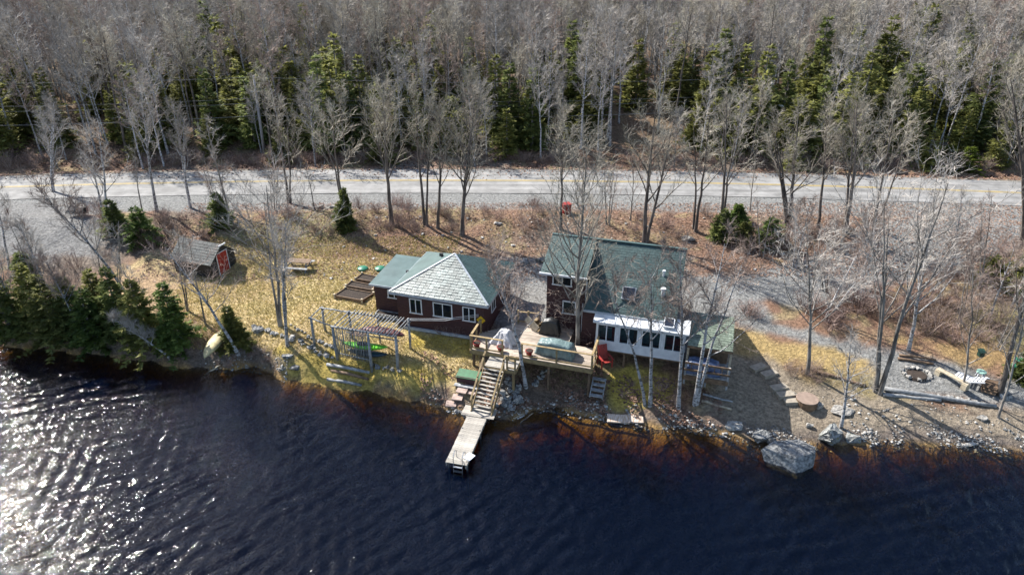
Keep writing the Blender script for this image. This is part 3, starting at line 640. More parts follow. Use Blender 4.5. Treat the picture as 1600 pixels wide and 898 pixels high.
r_ = MB(); prism(r_, [(U0-.15, VF-.2, TZ+.08), (U1+.15, VF-.2, TZ+.08), (U1+.15, -.75, TZ+.42), (U0-.15, -.75, TZ+.42)], .1); rw = r_.build('sunroom_roof', M['roof_white'], mh)
for u_ in np.arange(U0+.5, U1, .62): q = MB(); q.beam((u_, VF-.19, TZ+.10), (u_, -.77, TZ+.435), .035, .025); q.build('standing_seam', M['roof_white'], rw)
sk = MB(); sk.box((0, 0, 0), (.62, .72, .12)); so = sk.build('skylight', M['white'], mh, loc=(7.55, -1.28, TZ+.36)); so.rotation_euler = (R(17), 0, 0)
q = MB(); q.box((0, 0, .07), (.48, .58, .03)); q.build('pane', M['solar'], so)
for u_ in (U0+.15, 5.2, 6.9, U1-.15): q = MB(); q.box((u_, VF+.1, -.1), (.12, .12, 1.2)); q.build('sunroom_footing', M['brown_wood'], mh)
bn = empty('bench', at_local(ML, HA, (8.0, -.95, FZ)), HA, 'red bench at the right end inside the glazed sunroom', 'bench')
q = MB(); q.box((0, 0, .42), (1.0, .4, .05)); q.build('seat', M['red'], bn); q = MB(); q.box((0, .2, .72), (1.0, .05, .5)); q.build('backrest', M['red'], bn)
for x in (-.42, .42): q = MB(); q.box((x, 0, .2), (.06, .36, .4)); q.build('leg', M['red'], bn)
for (u_, cm_, lb) in ((4.6, 'red', 'small dark red chair inside the sunroom behind the second pane from the left'), (5.9, 'brown_wood', 'brown wooden chair inside the sunroom near its middle')):
    c_ = empty('chair', at_local(ML, HA, (u_, -1.0, FZ)), HA+R(20), lb, 'chair')
    q = MB(); q.box((0, 0, .45), (.5, .5, .06)); q.build('seat', M[cm_], c_); q = MB(); q.box((0, .24, .8), (.5, .05, .6)); q.build('backrest', M[cm_], c_)
    for x in (-.22, .22):
        for y in (-.22, .22): q = MB(); q.box((x, y, .21), (.05, .05, .42)); q.build('leg', M[cm_], c_)
# --- sage roofed side wing with open porch
w_ = MB(); w_.box((9.95, -.15, .75), (2.2, 1.7, 2.2)); w_.build('side_wall', M['brown_wood'], mh)
r_ = MB(); S1, S2, S3, S4 = (8.75, -2.0, 1.95), (11.2, -2.0, 1.95), (11.2, .9, 2.5), (8.75, .9, 2.5); prism(r_, [S1, S2, S3, S4], .12); rs_ = r_.build('side_roof', M['roof_sage'], mh)
shingles(rs_, [S1, S2, S3, S4], M['roof_sage'], .2, .33)
f_ = MB(); f_.box((9.97, -2.02, 1.87), (2.5, .04, .13)); f_.build('side_fascia', M['brown_wood'], mh)
pd = empty('side_porch', at_local(ML, HA, (0, 0, 0)), HA, 'small grey timber porch with rails under the sage green roof', 'porch')
for k in range(9): q = MB(); q.box((9.97, -2.55+k*.2, .42), (2.5, .185, .04)); q.build('floor_board', M['grey_wood'], pd)
for u_ in (8.8, 9.97, 11.15): q = MB(); q.box((u_, -2.6, .5), (.11, .11, 1.5 if u_ > 9 else 1.5)); q.build('post', M['grey_wood'], pd)
for u_ in (8.8, 11.15): q = MB(); q.box((u_, -1.85, .95), (.12, .12, 1.8)); q.build('post', M['pale_wood'], pd)
for z_ in (.75, 1.2): q = MB(); q.box((9.97, -2.66, z_), (2.5, .045, .12)); q.build('rail', M['brown_wood'], pd)
for x in np.arange(9.1, 11.1, .42): q = MB(); q.box((x, -2.62, .97), (.04, .04, .36)); q.build('baluster', M['brown_wood'], pd)
q = MB(); q.box((9.97, -2.64, .2), (2.45, .04, .3)); q.build('skirt_board', M['brown_wood'], pd)
def blob(name, dims, m, loc, rz, seed, label, cat, wr=.04, top=.8, sub=4, parent=None):   # draped cover: sagging top, folds down the sides
    bm = bmesh.new(); bmesh.ops.create_cube(bm, size=1); bmesh.ops.subdivide_edges(bm, edges=bm.edges[:], cuts=9, use_grid_fill=True)
    rg = random.Random(seed); ph = [rg.uniform(0, 6) for _ in range(6)]
    for v in bm.verts:
        x, y, z = v.co; f = z+.5; k = 1-(1-top)*f
        r4 = (abs(2*x)**5+abs(2*y)**5)**.2 if (x or y) else 0
        x2, y2 = x*k, y*k; a = math.atan2(y, x)
        fl = (1+wr*1.5*math.sin(a*11+ph[0])*(1-f*.7)) if r4 > .85 else 1
        zz = f-(.10*max(0, r4-.75)*4)*f-.04*math.sin(x*9+ph[1])*f-.03*math.sin(y*11+ph[2])*f
        v.co = (x2*dims[0]*fl, y2*dims[1]*fl, zz*dims[2])
        if z > -.45: v.co += Vector((rg.uniform(-1, 1), rg.uniform(-1, 1), rg.uniform(-1, 1)))*wr*.35*min(dims)
    me = bpy.data.meshes.new(name); bm.to_mesh(me); bm.free(); me.materials.append(m); me.polygons.foreach_set('use_smooth', [True]*len(me.polygons))
    o = link(bpy.data.objects.new(name, me)); o.location = loc; o.rotation_euler = (0, 0, rz); o.parent = parent
    return tag(o, label, cat)
blob('covered_hot_tub', (1.9, .9, .75), M['tarp_b'], at_local(ML, HA, (9.75, -2.1, .44)), HA, 3, 'bluish grey tarp-covered tub on the small porch under the sage roof', 'hot tub', .06, .85)
# --- garden shed on the left
sp = G(318, 427); sh = empty('garden_shed', (sp.x-.1, sp.y+.9, sp.z), R(-20), 'low dark garden shed with weathered roof and a red white-framed door', 'shed')
SW, SD = 1.75, 1.2
w_ = MB(); w_.add([(-SW, -SD, -.2), (SW, -SD, -.2), (SW, SD, -.2), (-SW, SD, -.2), (-SW, -SD, 1.25), (SW, -SD, 1.25), (SW, SD, 1.25), (-SW, SD, 1.25), (-SW, 0, 2.15), (SW, 0, 2.15)],
    [(0, 1, 5, 4), (2, 3, 7, 6), (1, 2, 6, 9, 5), (3, 0, 4, 8, 7)]); clapboard(w_, -SW, SW, -SD-.01, -.1, 1.2); w_.build('wall', M['black'], sh)
for sgn in (-1, 1):
    r_ = MB(); q = [(-SW-.15, sgn*(SD+.2), 1.14), (SW+.12, sgn*(SD+.2), 1.14), (SW+.12, 0, 2.24), (-SW-.15, 0, 2.24)]
    prism(r_, q if sgn < 0 else q[::-1], .07); ro = r_.build('roof_slope', M['roof_shed'], sh); shingles(ro, q, M['roof_shed'], .22, .4)
dr = MB(); dr.box((0, 0, 0), (.06, 1.0, 1.65)); do = dr.build('door', M['reddoor'], sh, loc=(SW+.05, -.15, .82))
for y_, z_, a, b in ((-.53, 0, .05, 1.75), (.53, 0, .05, 1.75), (0, .87, 1.11, .05)): q = MB(); q.box((.035, y_, z_), (.05, a, b)); q.build('trim', M['white'], do)
q = MB(); q.box((SW+.16, 0, 2.2), (.05, .7, .10)); q.build('gable_trim', M['white'], sh)

# ------------------------------------------------------------------ deck, stairs, dock (deck frame: front-left corner of the deck boards)
dk = empty('deck', DL, HA, 'large weathered timber deck on posts between the cottage and the house', 'deck')
mesh_cache = {}
def board_mesh(l, w2, t, m):
    k = (round(l, 2), w2, t, m.name)
    if k not in mesh_cache: mesh_cache[k] = MB().box((0, 0, 0), (round(l, 2), w2, t)).mesh('board', m)
    return mesh_cache[k]
DU, DV = 7.35, 3.9; nb = 27; bw = DV/nb; rb = random.Random(2)
for k in range(nb):
    v_ = (k+.5)*bw; u0 = 0 if v_ < 1.9 else (v_-1.9)*1.1
    u1 = DU if v_ < 2.2 else 5.55+.0*v_
    if v_ > 2.2: u1 = 5.5
    cut = rb.choice((.35, .5, .65)); um = u0+(u1-u0)*cut
    for a_, b_ in ((u0, um-.005), (um+.005, u1)):
        inst('board', board_mesh(b_-a_, round(bw-.012, 3), .035, M['deck']), dk, ((a_+b_)/2, v_, -.018+rb.uniform(-.002, .002)))
q = MB(); q.box((DU/2, -.03, -.16), (DU+.05, .05, .26)); q.build('rim_joist', M['rail'], dk)
q = MB(); q.box((DU+.03, 1.1, -.16), (.05, 2.25, .26)); q.build('rim_joist', M['rail'], dk)
q = MB(); q.box((-.03, .95, -.16), (.05, 1.9, .26)); q.build('rim_joist', M['rail'], dk)
for v_ in np.arange(.4, 3.8, .55): q = MB(); q.box((DU/2 if v_ < 2 else 3.7, v_, -.15), (DU-.1 if v_ < 2 else 3.4, .045, .2)); q.build('joist', M['brown_wood'], dk)
for u_ in (.15, 2.4, 4.8, 7.2):
    for v_ in (.15, 1.8):
        p = at_local(DL, HA, (u_, v_, 0)); zb = hz(p.x, p.y)-2.7; q = MB(); q.box((u_, v_, (zb-.29)/2), (.13, .13, -zb-.29)); q.build('support_post', M['brown_wood'], dk)
def railing(parent, p, q_, n, hh=.92, m='rail', ends=(1, 1)):
    p, q_ = Vector(p), Vector(q_)
    for i in range(n+1):
        c = p.lerp(q_, i/n)
        inst('rail_post', mesh_cache.setdefault(('rp', m), MB().box((0, 0, .5*hh-.12), (.09, .09, hh+.24)).mesh('rail_post', M[m])), parent, c)
    b = MB(); d = (q_-p).normalized(); b.beam(p-d*.06+Vector((0, 0, hh+.02)), q_+d*.06+Vector((0, 0, hh+.02)), .13, .035); b.build('hand_rail', M[m], parent)
    b = MB(); b.beam(p+Vector((0, 0, .12)), q_+Vector((0, 0, .12)), .04, .09); b.build('bottom_rail', M[m], parent)
railing(dk, (.03, .03, 0), (2.0, .03, 0), 2); railing(dk, (3.2, .03, 0), (DU-.03, .03, 0), 2)
railing(dk, (.03, .25, 0), (.03, 1.9, 0), 2); railing(dk, (DU-.03, .2, 0), (DU-.03, 2.0, 0), 2)
railing(dk, (1.9, 3.75, 0), (3.2, 3.85, 0), 2, .8)
# lower landing and stairs
LZn = -.22
for k in range(7): inst('landing_board', board_mesh(1.85, .14, .035, M['dock']), dk, (2.2, -.14-k*.152, LZn))
q = MB(); q.box((2.2, -1.14, LZn-.13), (1.9, .05, .2)); q.build('rim_joist', M['rail'], dk)
q = MB(); q.box((3.15, -.6, LZn-.13), (.05, 1.05, .2)); q.build('rim_joist', M['rail'], dk)
railing(dk, (2.62, -1.08, LZn), (3.1, -1.08, LZn), 1, .62); 
for u_ in (1.4, 3.0):
    p = at_local(DL, HA, (u_, -1.05, 0)); zb = hz(p.x, p.y)-2.7; q = MB(); q.box((u_, -1.05, (zb+LZn-.1)/2), (.13, .13, -zb+LZn-.1)); q.build('support_post', M['rail'], dk)
st = empty('stairs', at_local(DL, HA, (1.85, -1.15, 0)), HA+R(-4), 'steep timber stairs with handrails leading from the deck landing down to the dock', 'stairs')
NS = 11; run, rise = 1.95, 1.78; z0 = LZn
for k in range(NS):
    inst('tread', board_mesh(1.2, .15, .04, M['dock']), st, (0, -run*(k+.5)/NS, z0-rise*(k+.7)/NS))
for s_ in (-.62, .62):
    q = MB(); q.beam((s_, .02, z0-.12), (s_, -run-.05, z0-rise-.1), .045, .24); q.build('stringer', M['rail'], st)
    q = MB(); q.beam((s_, .25, z0+.85), (s_, -run-.1, z0-rise+.75), .10, .05); q.build('hand_rail', M['rail'], st)
    for t in (.02, .5, .97): q = MB(); q.box((s_, -run*t, z0-rise*t+.33), (.08, .08, .95)); q.build('rail_post', M['rail'], st)
dc = empty('dock', at_local(DL, HA, (1.55, -3.0, -2.08)), HA+R(3), 'narrow bleached plank dock running out over the dark water', 'dock')
for k in range(5): inst('plank', board_mesh(1.9, .17, .04, M['dock']), dc, (0.02, .28-k*.18, .03))
ndk = 27
for k in range(ndk): inst('plank', board_mesh(1.14, .135, .04, M['dock']), dc, (.0, -.62-k*.142, 0), (0, 0, rb.uniform(-.01, .01)), (rb.uniform(.98, 1.01), 1, 1))
for x in (-.52, .52): q = MB(); q.box((x, -2.4, -.12), (.06, 4.0, .18)); q.build('side_beam', M['dock'], dc)
for x in (-.5, .5):
    for y in (-1.6, -4.1): q = MB(); q.tube([(x, y, .02), (x, y, -2.6)], [.05]*2, 7); q.build('pile', M['metal'], dc)
ld = empty('swim_ladder', at_local(dc.location, HA+R(3), (.12, -4.42, 0)), HA+R(3), 'metal swim ladder hooked over the far end of the dock', 'ladder')
for x in (-.24, .24): q = MB(); q.tube([(x, .55, .03), (x, .5, .5), (x, .25, .68), (x, 0, .5), (x, -.08, -.9)], [.02]*5, 6); q.build('side_rail', M['metal'], ld)
for z_ in (-.65, -.38, -.1, ): q = MB(); q.box((0, -.07, z_), (.46, .1, .03)); q.build('rung', M['metal'], ld)
q = MB(); q.box((0, 0, 0), (.42, .5, .035)); o = q.build('white_step_board', M['white'], None, loc=at_local(dc.location, HA+R(3), (.52, -3.75, .05)), rz=HA+R(-20)); tag(o, 'small white board lying on the end of the dock beside the ladder', 'board')
# things on the deck
def dl(u_, v_, z_=0): return at_local(DL, HA, (u_, v_, z_))
blob('covered_grill', (1.25, .75, 1.0), M['blackcov'], dl(4.15, 3.15), HA, 5, 'black vinyl grill cover standing against the maroon house wall', 'grill', .05, .72)
blob('covered_sofa', (2.25, .95, .88), M['tarp_g'], dl(5.0, .95), HA+R(-3), 6, 'long furniture set under a crinkled grey-green tarp behind the front deck rail', 'furniture', .07, .86)
blob('covered_table', (1.45, 1.3, .85), M['tarp_w'], dl(1.75, 1.35), HA+R(-12), 7, 'peaked furniture bundle under a white tarp on the left of the deck', 'furniture', .09, .42)
def pot(p, lb):
    e = empty('flower_pot', p, 0, lb, 'flower pot', 'red flower pots on the deck')
    q = MB(); q.tube([(0, 0, 0), (0, 0, .3), (0, 0, .3), (0, 0, .36)], [.15, .2, .235, .24], 14); q.build('pot', M['red'], e, True)
    q = MB(); q.tube([(0, 0, .35), (0, 0, .367)], [.21, .2], 12); q.build('soil', M['soil'], e)
pot(dl(.32, .25), 'red flower pot in the left front corner of the deck'); pot(dl(1.82, .25), 'red flower pot at the head of the stairs by the white tarp'); pot(dl(3.55, .32), 'red flower pot in front of the left end of the grey-green tarp')
ac = empty('adirondack_chair', at_local(DL, HA, (7.85, 1.5, -.62)), HA+R(35), 'red slatted garden chair beside the right end of the deck', 'chair')
for k in range(6): q = MB(); q.box((-.25+k*.1, .32+.0, .72), (.085, .03, .95), 0, R(-18)); q.build('back_slat', M['red'], ac)
for k in range(5): q = MB(); q.box((0, -.3+k*.12, .38-.03*k), (.56, .10, .03)); q.build('seat_slat', M['red'], ac)
for s_ in (-.33, .33):
    q = MB(); q.box((s_, -.05, .6), (.12, .72, .03)); q.build('arm', M['red'], ac); q = MB(); q.box((s_, -.32, .29), (.07, .05, .6)); q.build('leg', M['red'], ac); q = MB(); q.box((s_, .28, .29), (.07, .05, .6)); q.build('leg', M['red'], ac)
# green-lid storage box
sb = G(734, 600); bx = empty('storage_box', sb+Vector((-.05, .25, .0)), HA, 'dark storage box with a green lid left of the stairs', 'storage box')
q = MB(); q.box((0, 0, .22), (1.35, .6, .5)); q.build('box', M['maroon'], bx)
q = MB(); q.box((0, .03, .5), (1.45, .72, .05), 0, R(12)); q.build('lid', M['greenlid'], bx)
q = MB(); q.box((0, -.5, .02), (1.5, .28, .05)); q.build('step_board', M['grey_wood'], bx)
for i, (x, y, lb) in enumerate([(705, 632, 'pinkish paver slab closest to the water left of the stairs'), (715, 622, 'second pinkish paver slab up from the water left of the stairs'), (722, 611, 'pinkish paver slab below the left half of the storage box'), (736, 613, 'pinkish paver slab between the storage box and the stairs foot')]):
    p = G(x, y); q = MB(); q.box((0, 0, 0), (.62, .48, .07)); o = q.build('paver_slab', M['slab'], None, loc=p+Vector((0, 0, .07)), rz=HA+R(12-i*7)); o.rotation_euler[0] = R(6); tag(o, lb, 'paver', 'pinkish paver slabs beside the stairs')
for x, wd, lb in ((966, 1.25, 'left and paler of two concrete slabs at the water edge'), (991, 1.0, 'right and browner of two concrete slabs at the water edge')):
    p = AZ(x, 654, .12); q = MB(); q.box((0, 0, 0), (wd, .55, .12)); o = q.build('concrete_slab', M['slab_w'], None, loc=p, rz=R(-5)); o.rotation_euler[0] = R(14); tag(o, lb, 'slab', 'concrete slabs at the shore')

# ------------------------------------------------------------------ pergola and its contents
def cl(u_, v_, z_=None):
    p = at_local((CL[0], CL[1], 0), HA, (u_, v_, 0)); p.z = hz(p.x, p.y) if z_ is None else z_; return p
pg = empty('pergola', (CL[0], CL[1], 0), HA, 'rustic pergola of peeled grey poles on the lawn in front of the cottage', 'pergola')
rp = random.Random(5)
def pole(name, p, q_, r0=.05, m='grey_wood', par=pg, n=6):
    p, q_ = Vector(p), Vector(q_); mid = p.lerp(q_, .5)+rvec(rp, .03); b = MB(); b.tube([p, mid, q_], [r0*1.1, r0, r0*.85], n); return b.build(name, M[m], par, True)
def gz(u_, v_): p = cl(u_, v_); return p.z
PT = 3.62
for (u_, v_, zt, r0) in ((-2.1, -1.6, PT+.1, .07), (1.95, -1.6, PT+.25, .08), (1.85, -3.3, PT, .1), (.2, -3.5, PT, .09), (-2.15, -3.4, PT, .1), (-4.2, -2.6, 3.5, .09), (-4.15, -1.3, 3.5, .08), (-.1, -1.6, PT, .06)):
    pole('post', (u_, v_, gz(u_, v_)-.2), (u_+rp.uniform(-.05, .05), v_, zt), r0)
pole('beam', (-2.4, -1.6, PT), (2.1, -1.6, PT), .055); pole('beam', (-2.3, -3.42, PT), (2.0, -3.4, PT), .06); pole('beam', (-4.3, -1.35, 3.45), (-2, -1.55, 3.55), .045); pole('beam', (-4.3, -2.62, 3.45), (-2.1, -3.3, 3.55), .045)
pole('beam', (-4.2, -1.2, 3.48), (-4.2, -2.8, 3.48), .04); pole('beam', (-2.1, -1.4, PT), (-2.15, -3.6, PT), .045)
for k in range(17):
    u_ = -1.75+k*.235+rp.uniform(-.03, .03); pole('rafter', (u_+.05, -1.35, PT+.09), (u_-.05+rp.uniform(-.05, .05), -3.6, PT+.08), .032, n=5)
for k in range(5): u_ = -3.8+k*.4; pole('rafter', (u_, -1.3, 3.52), (u_-.05, -2.8, 3.52), .018, n=5)
pole('lattice_rail', (-2.1, -3.42, 1.75), (.2, -3.5, 1.7), .035)
for k in range(22):
    u_ = -2.0+k*.1+rp.uniform(-.02, .02); pole('lattice_stick', (u_, -3.46, 1.5), (u_+rp.uniform(-.04, .04), -3.47, PT), .024, n=5)
for v_, m_ in ((-2.0, 'brown_wood'), (-2.5, 'grey_wood')): pole('storage_rail', (-1.9, v_, 2.75), (1.7, v_, 2.75), .04, m_)
def hull(name, L, W, Hh, m, loc, rz, label, cat, rx=0, seed=0):
    mb = MB(); n = 16; k = 10
    for i in range(n+1):
        t = i/n*2-1; s_ = max(.03, (1-abs(t)**2.4)); rk = .10*abs(t)**3
        for j in range(k):
            a = 2*math.pi*j/k; z = math.sin(a); z = z*(.55 if z > 0 else .9)
            mb.v.append((t*L/2, math.cos(a)*W/2*s_**.9, z*Hh/2*s_**.6+rk))
    for i in range(n):
        for j in range(k): mb.f.append((i*k+j, i*k+(j+1) % k, (i+1)*k+(j+1) % k, (i+1)*k+j))
    mb.f += [tuple(range(k))[::-1], tuple(n*k+j for j in range(k))]
    e = empty(name, loc, rz, label, cat); o = mb.build('hull', m, e, True); o.rotation_euler = (rx, 0, 0); return e
def inv(p): return at_local((CL[0], CL[1], 0), HA, p)
ky = hull('kayak', 2.9, .66, .42, M['kayak'], inv((-.5, -2.75, 2.15)), HA+R(6), 'lime green kayak resting under the pergola behind the pole lattice', 'kayak')
ck = MB(); ck.tube([(-.1, 0, .13), (-.1, 0, .17)], [.27, .25], 14); o = ck.build('cockpit_rim', M['black'], ky); o.scale = (1.6, .8, 1)
hull('kayak', 2.7, .6, .4, M['kayak_b'], inv((-.35, -2.85, 1.72)), HA+R(4), 'dark blue kayak lying below the green kayak', 'kayak')
hull('canoe', 3.1, .75, .4, M['canoe_r'], inv((.35, -2.1, 2.98)), HA+R(2), 'faded red overturned canoe stored high under the pergola rafters', 'canoe', R(180))
q = MB(); q.box((0, 0, 0), (.9, .7, .05)); q = q.build('plywood_sheet', M['brown_wood'], None, loc=inv((-1.0, -2.5, 2.84)), rz=HA); tag(q, 'tan plywood sheet lying on the rails under the pergola', 'board')
for u_, v_, l_, lb in ((-1.2, -3.9, 2.9, 'upper and thickest grey log lying in front of the pergola lattice'), (-1.0, -4.12, 2.6, 'middle grey log in front of the pergola, behind the pale one'), (-1.3, -4.35, 2.3, 'pale lower log of the three in front of the pergola')):
    p = cl(u_, v_); b = MB(); b.tube([(-l_/2, 0, 0), (0, .03, .02), (l_/2, 0, 0)], [.11, .10, .085], 9); o = b.build('log', M['brown_wood' if l_ == 2.6 else 'grey_wood'], None, True, loc=p+Vector((0, 0, .14)), rz=HA+R(rp.uniform(-6, 5))); tag(o, lb, 'log', 'logs in front of the pergola')
hull('canoe', 3.6, .95, .55, M['canoe_y'], G(339, 538)+Vector((0, 0, .25)), R(88), 'cream yellow overturned canoe lying on the bank beside the leaning birch', 'canoe', R(180))
# raised beds
def bed(pxs, lb, hh=.28):
    P_ = [G(*p) for p in pxs]; c = sum(P_, Vector())/4; z = min(p.z for p in P_)
    e = empty('raised_bed', (c.x, c.y, z), 0, lb, 'raised bed', 'raised garden beds left of the cottage')
    Q = [Vector((p.x-c.x, p.y-c.y, 0)) for p in P_]
    for i in range(4):
        b = MB(); b.beam(Q[i]+Vector((0, 0, hh/2)), Q[(i+1) % 4]+Vector((0, 0, hh/2)), .06, hh+(.004*(i % 2))); b.build('side_board', M['brown_wood'], e)
        b = MB(); b.box((Q[i].x, Q[i].y, hh/2+.03), (.12, .12, hh+.1)); b.build('corner_post', M['pale_wood'], e)
    b = MB(); prism(b, [q_*.97+Vector((0, 0, hh-.07)) for q_ in Q], .2); b.build('soil', M['soil'], e)
bed([(523, 466), (566, 474), (584, 461), (540, 453)], 'lower front raised bed of dark soil, closest to the pergola')
bed([(541, 451), (583, 458), (585, 450), (550, 443)], 'middle raised bed of dark soil against the cottage annex')
bed([(556, 440), (584, 445), (590, 436), (566, 430)], 'small rear raised bed with straw, below the green lids')
for x, y, lb in ((567, 421, 'left green compost bin lid on the lawn behind the raised beds'), (594, 421, 'right green compost bin lid, nearest the annex roof')):
    p = G(x, y); e = empty('compost_bin', p, 0, lb, 'bin', 'green bins behind the raised beds')
    q = MB(); q.tube([(0, 0, -.05), (0, 0, .12)], [.36, .36], 14); q.build('bin', M['green'], e, True); q = MB(); q.tube([(0, 0, .12), (0, 0, .15), (0, 0, .22)], [.4, .38, .06], 14); q.build('lid', M['green'], e, True)
# garden swing bench frame (grey rack by the tall tree)
tp = G(467, 421); tb = empty('picnic_table', tp, R(-8), 'weathered grey picnic table on the lawn behind the tall tree', 'table')
for k in range(4): q = MB(); q.box((0, -.27+k*.18, .74), (2.0, .165, .04)); q.build('table_board', M['brown_wood'], tb)
for y in (-.7, .7): q = MB(); q.box((0, y, .43), (2.0, .24, .04)); q.build('bench_board', M['grey_wood'], tb)
for x in (-.75, .75):
    for s_ in (-1, 1): q = MB(); q.beam((x, s_*.15, .72), (x, s_*.6, 0), .09, .04); q.build('leg', M['grey_wood'], tb)
    q = MB(); q.box((x+.045, 0, .4), (.04, 1.5, .09)); q.build('cross_beam', M['grey_wood'], tb)
# clothes line
cw_ = empty('clothes_line', inv((1.95, -1.6, 0)), HA, 'two thin pale lines strung from the pergola post to the cottage wall', 'clothes line')
for dz in (0, .12): b = MB(); b.tube([(0, 0, PT+.1+dz), (2.0, .95, PT-.12+dz), (3.9, 1.85, PT+.0+dz)], [.012]*3, 4); b.build('line', M['white'], cw_)
# ------------------------------------------------------------------ trees near the shore, the houses and the road
KIND = {  # trunk material, crown material, generator settings
 'maple': ('bark_dark', 'twig_lichen', dict(r0=.13, start=.40, spread=.40, limbs=15, subs=8, twigs=8, vase=.62)),
 'wide':  ('bark_dark', 'twig_lichen', dict(r0=.17, start=.32, spread=.48, limbs=25, subs=9, twigs=8, vase=.55)),
 'birch': ('bark_white', 'twig_grey', dict(r0=.12, start=.36, spread=.34, limbs=17, subs=8, twigs=8, vase=.5)),
 'rbirch': ('bark_white', 'twig_red', dict(r0=.12, start=.42, spread=.42, limbs=18, subs=8, twigs=8, vase=.45)),
 'dense': ('bark_grey', 'twig_lichen', dict(r0=.13, start=.25, spread=.40, limbs=30, subs=8, twigs=8, vase=.5)),
 'fan': ('bark_grey', 'twig_grey', dict(r0=.12, start=.34, spread=.60, limbs=24, subs=8, twigs=8, vase=.42)),
 'thin':  ('bark_grey', 'twig_grey', dict(r0=.07, start=.3, spread=.22, limbs=12, subs=5, twigs=6, vase=.5)),
 'thinr': ('bark_grey', 'twig_red', dict(r0=.07, start=.2, spread=.26, limbs=14, subs=6, twigs=6, vase=.55)),
}
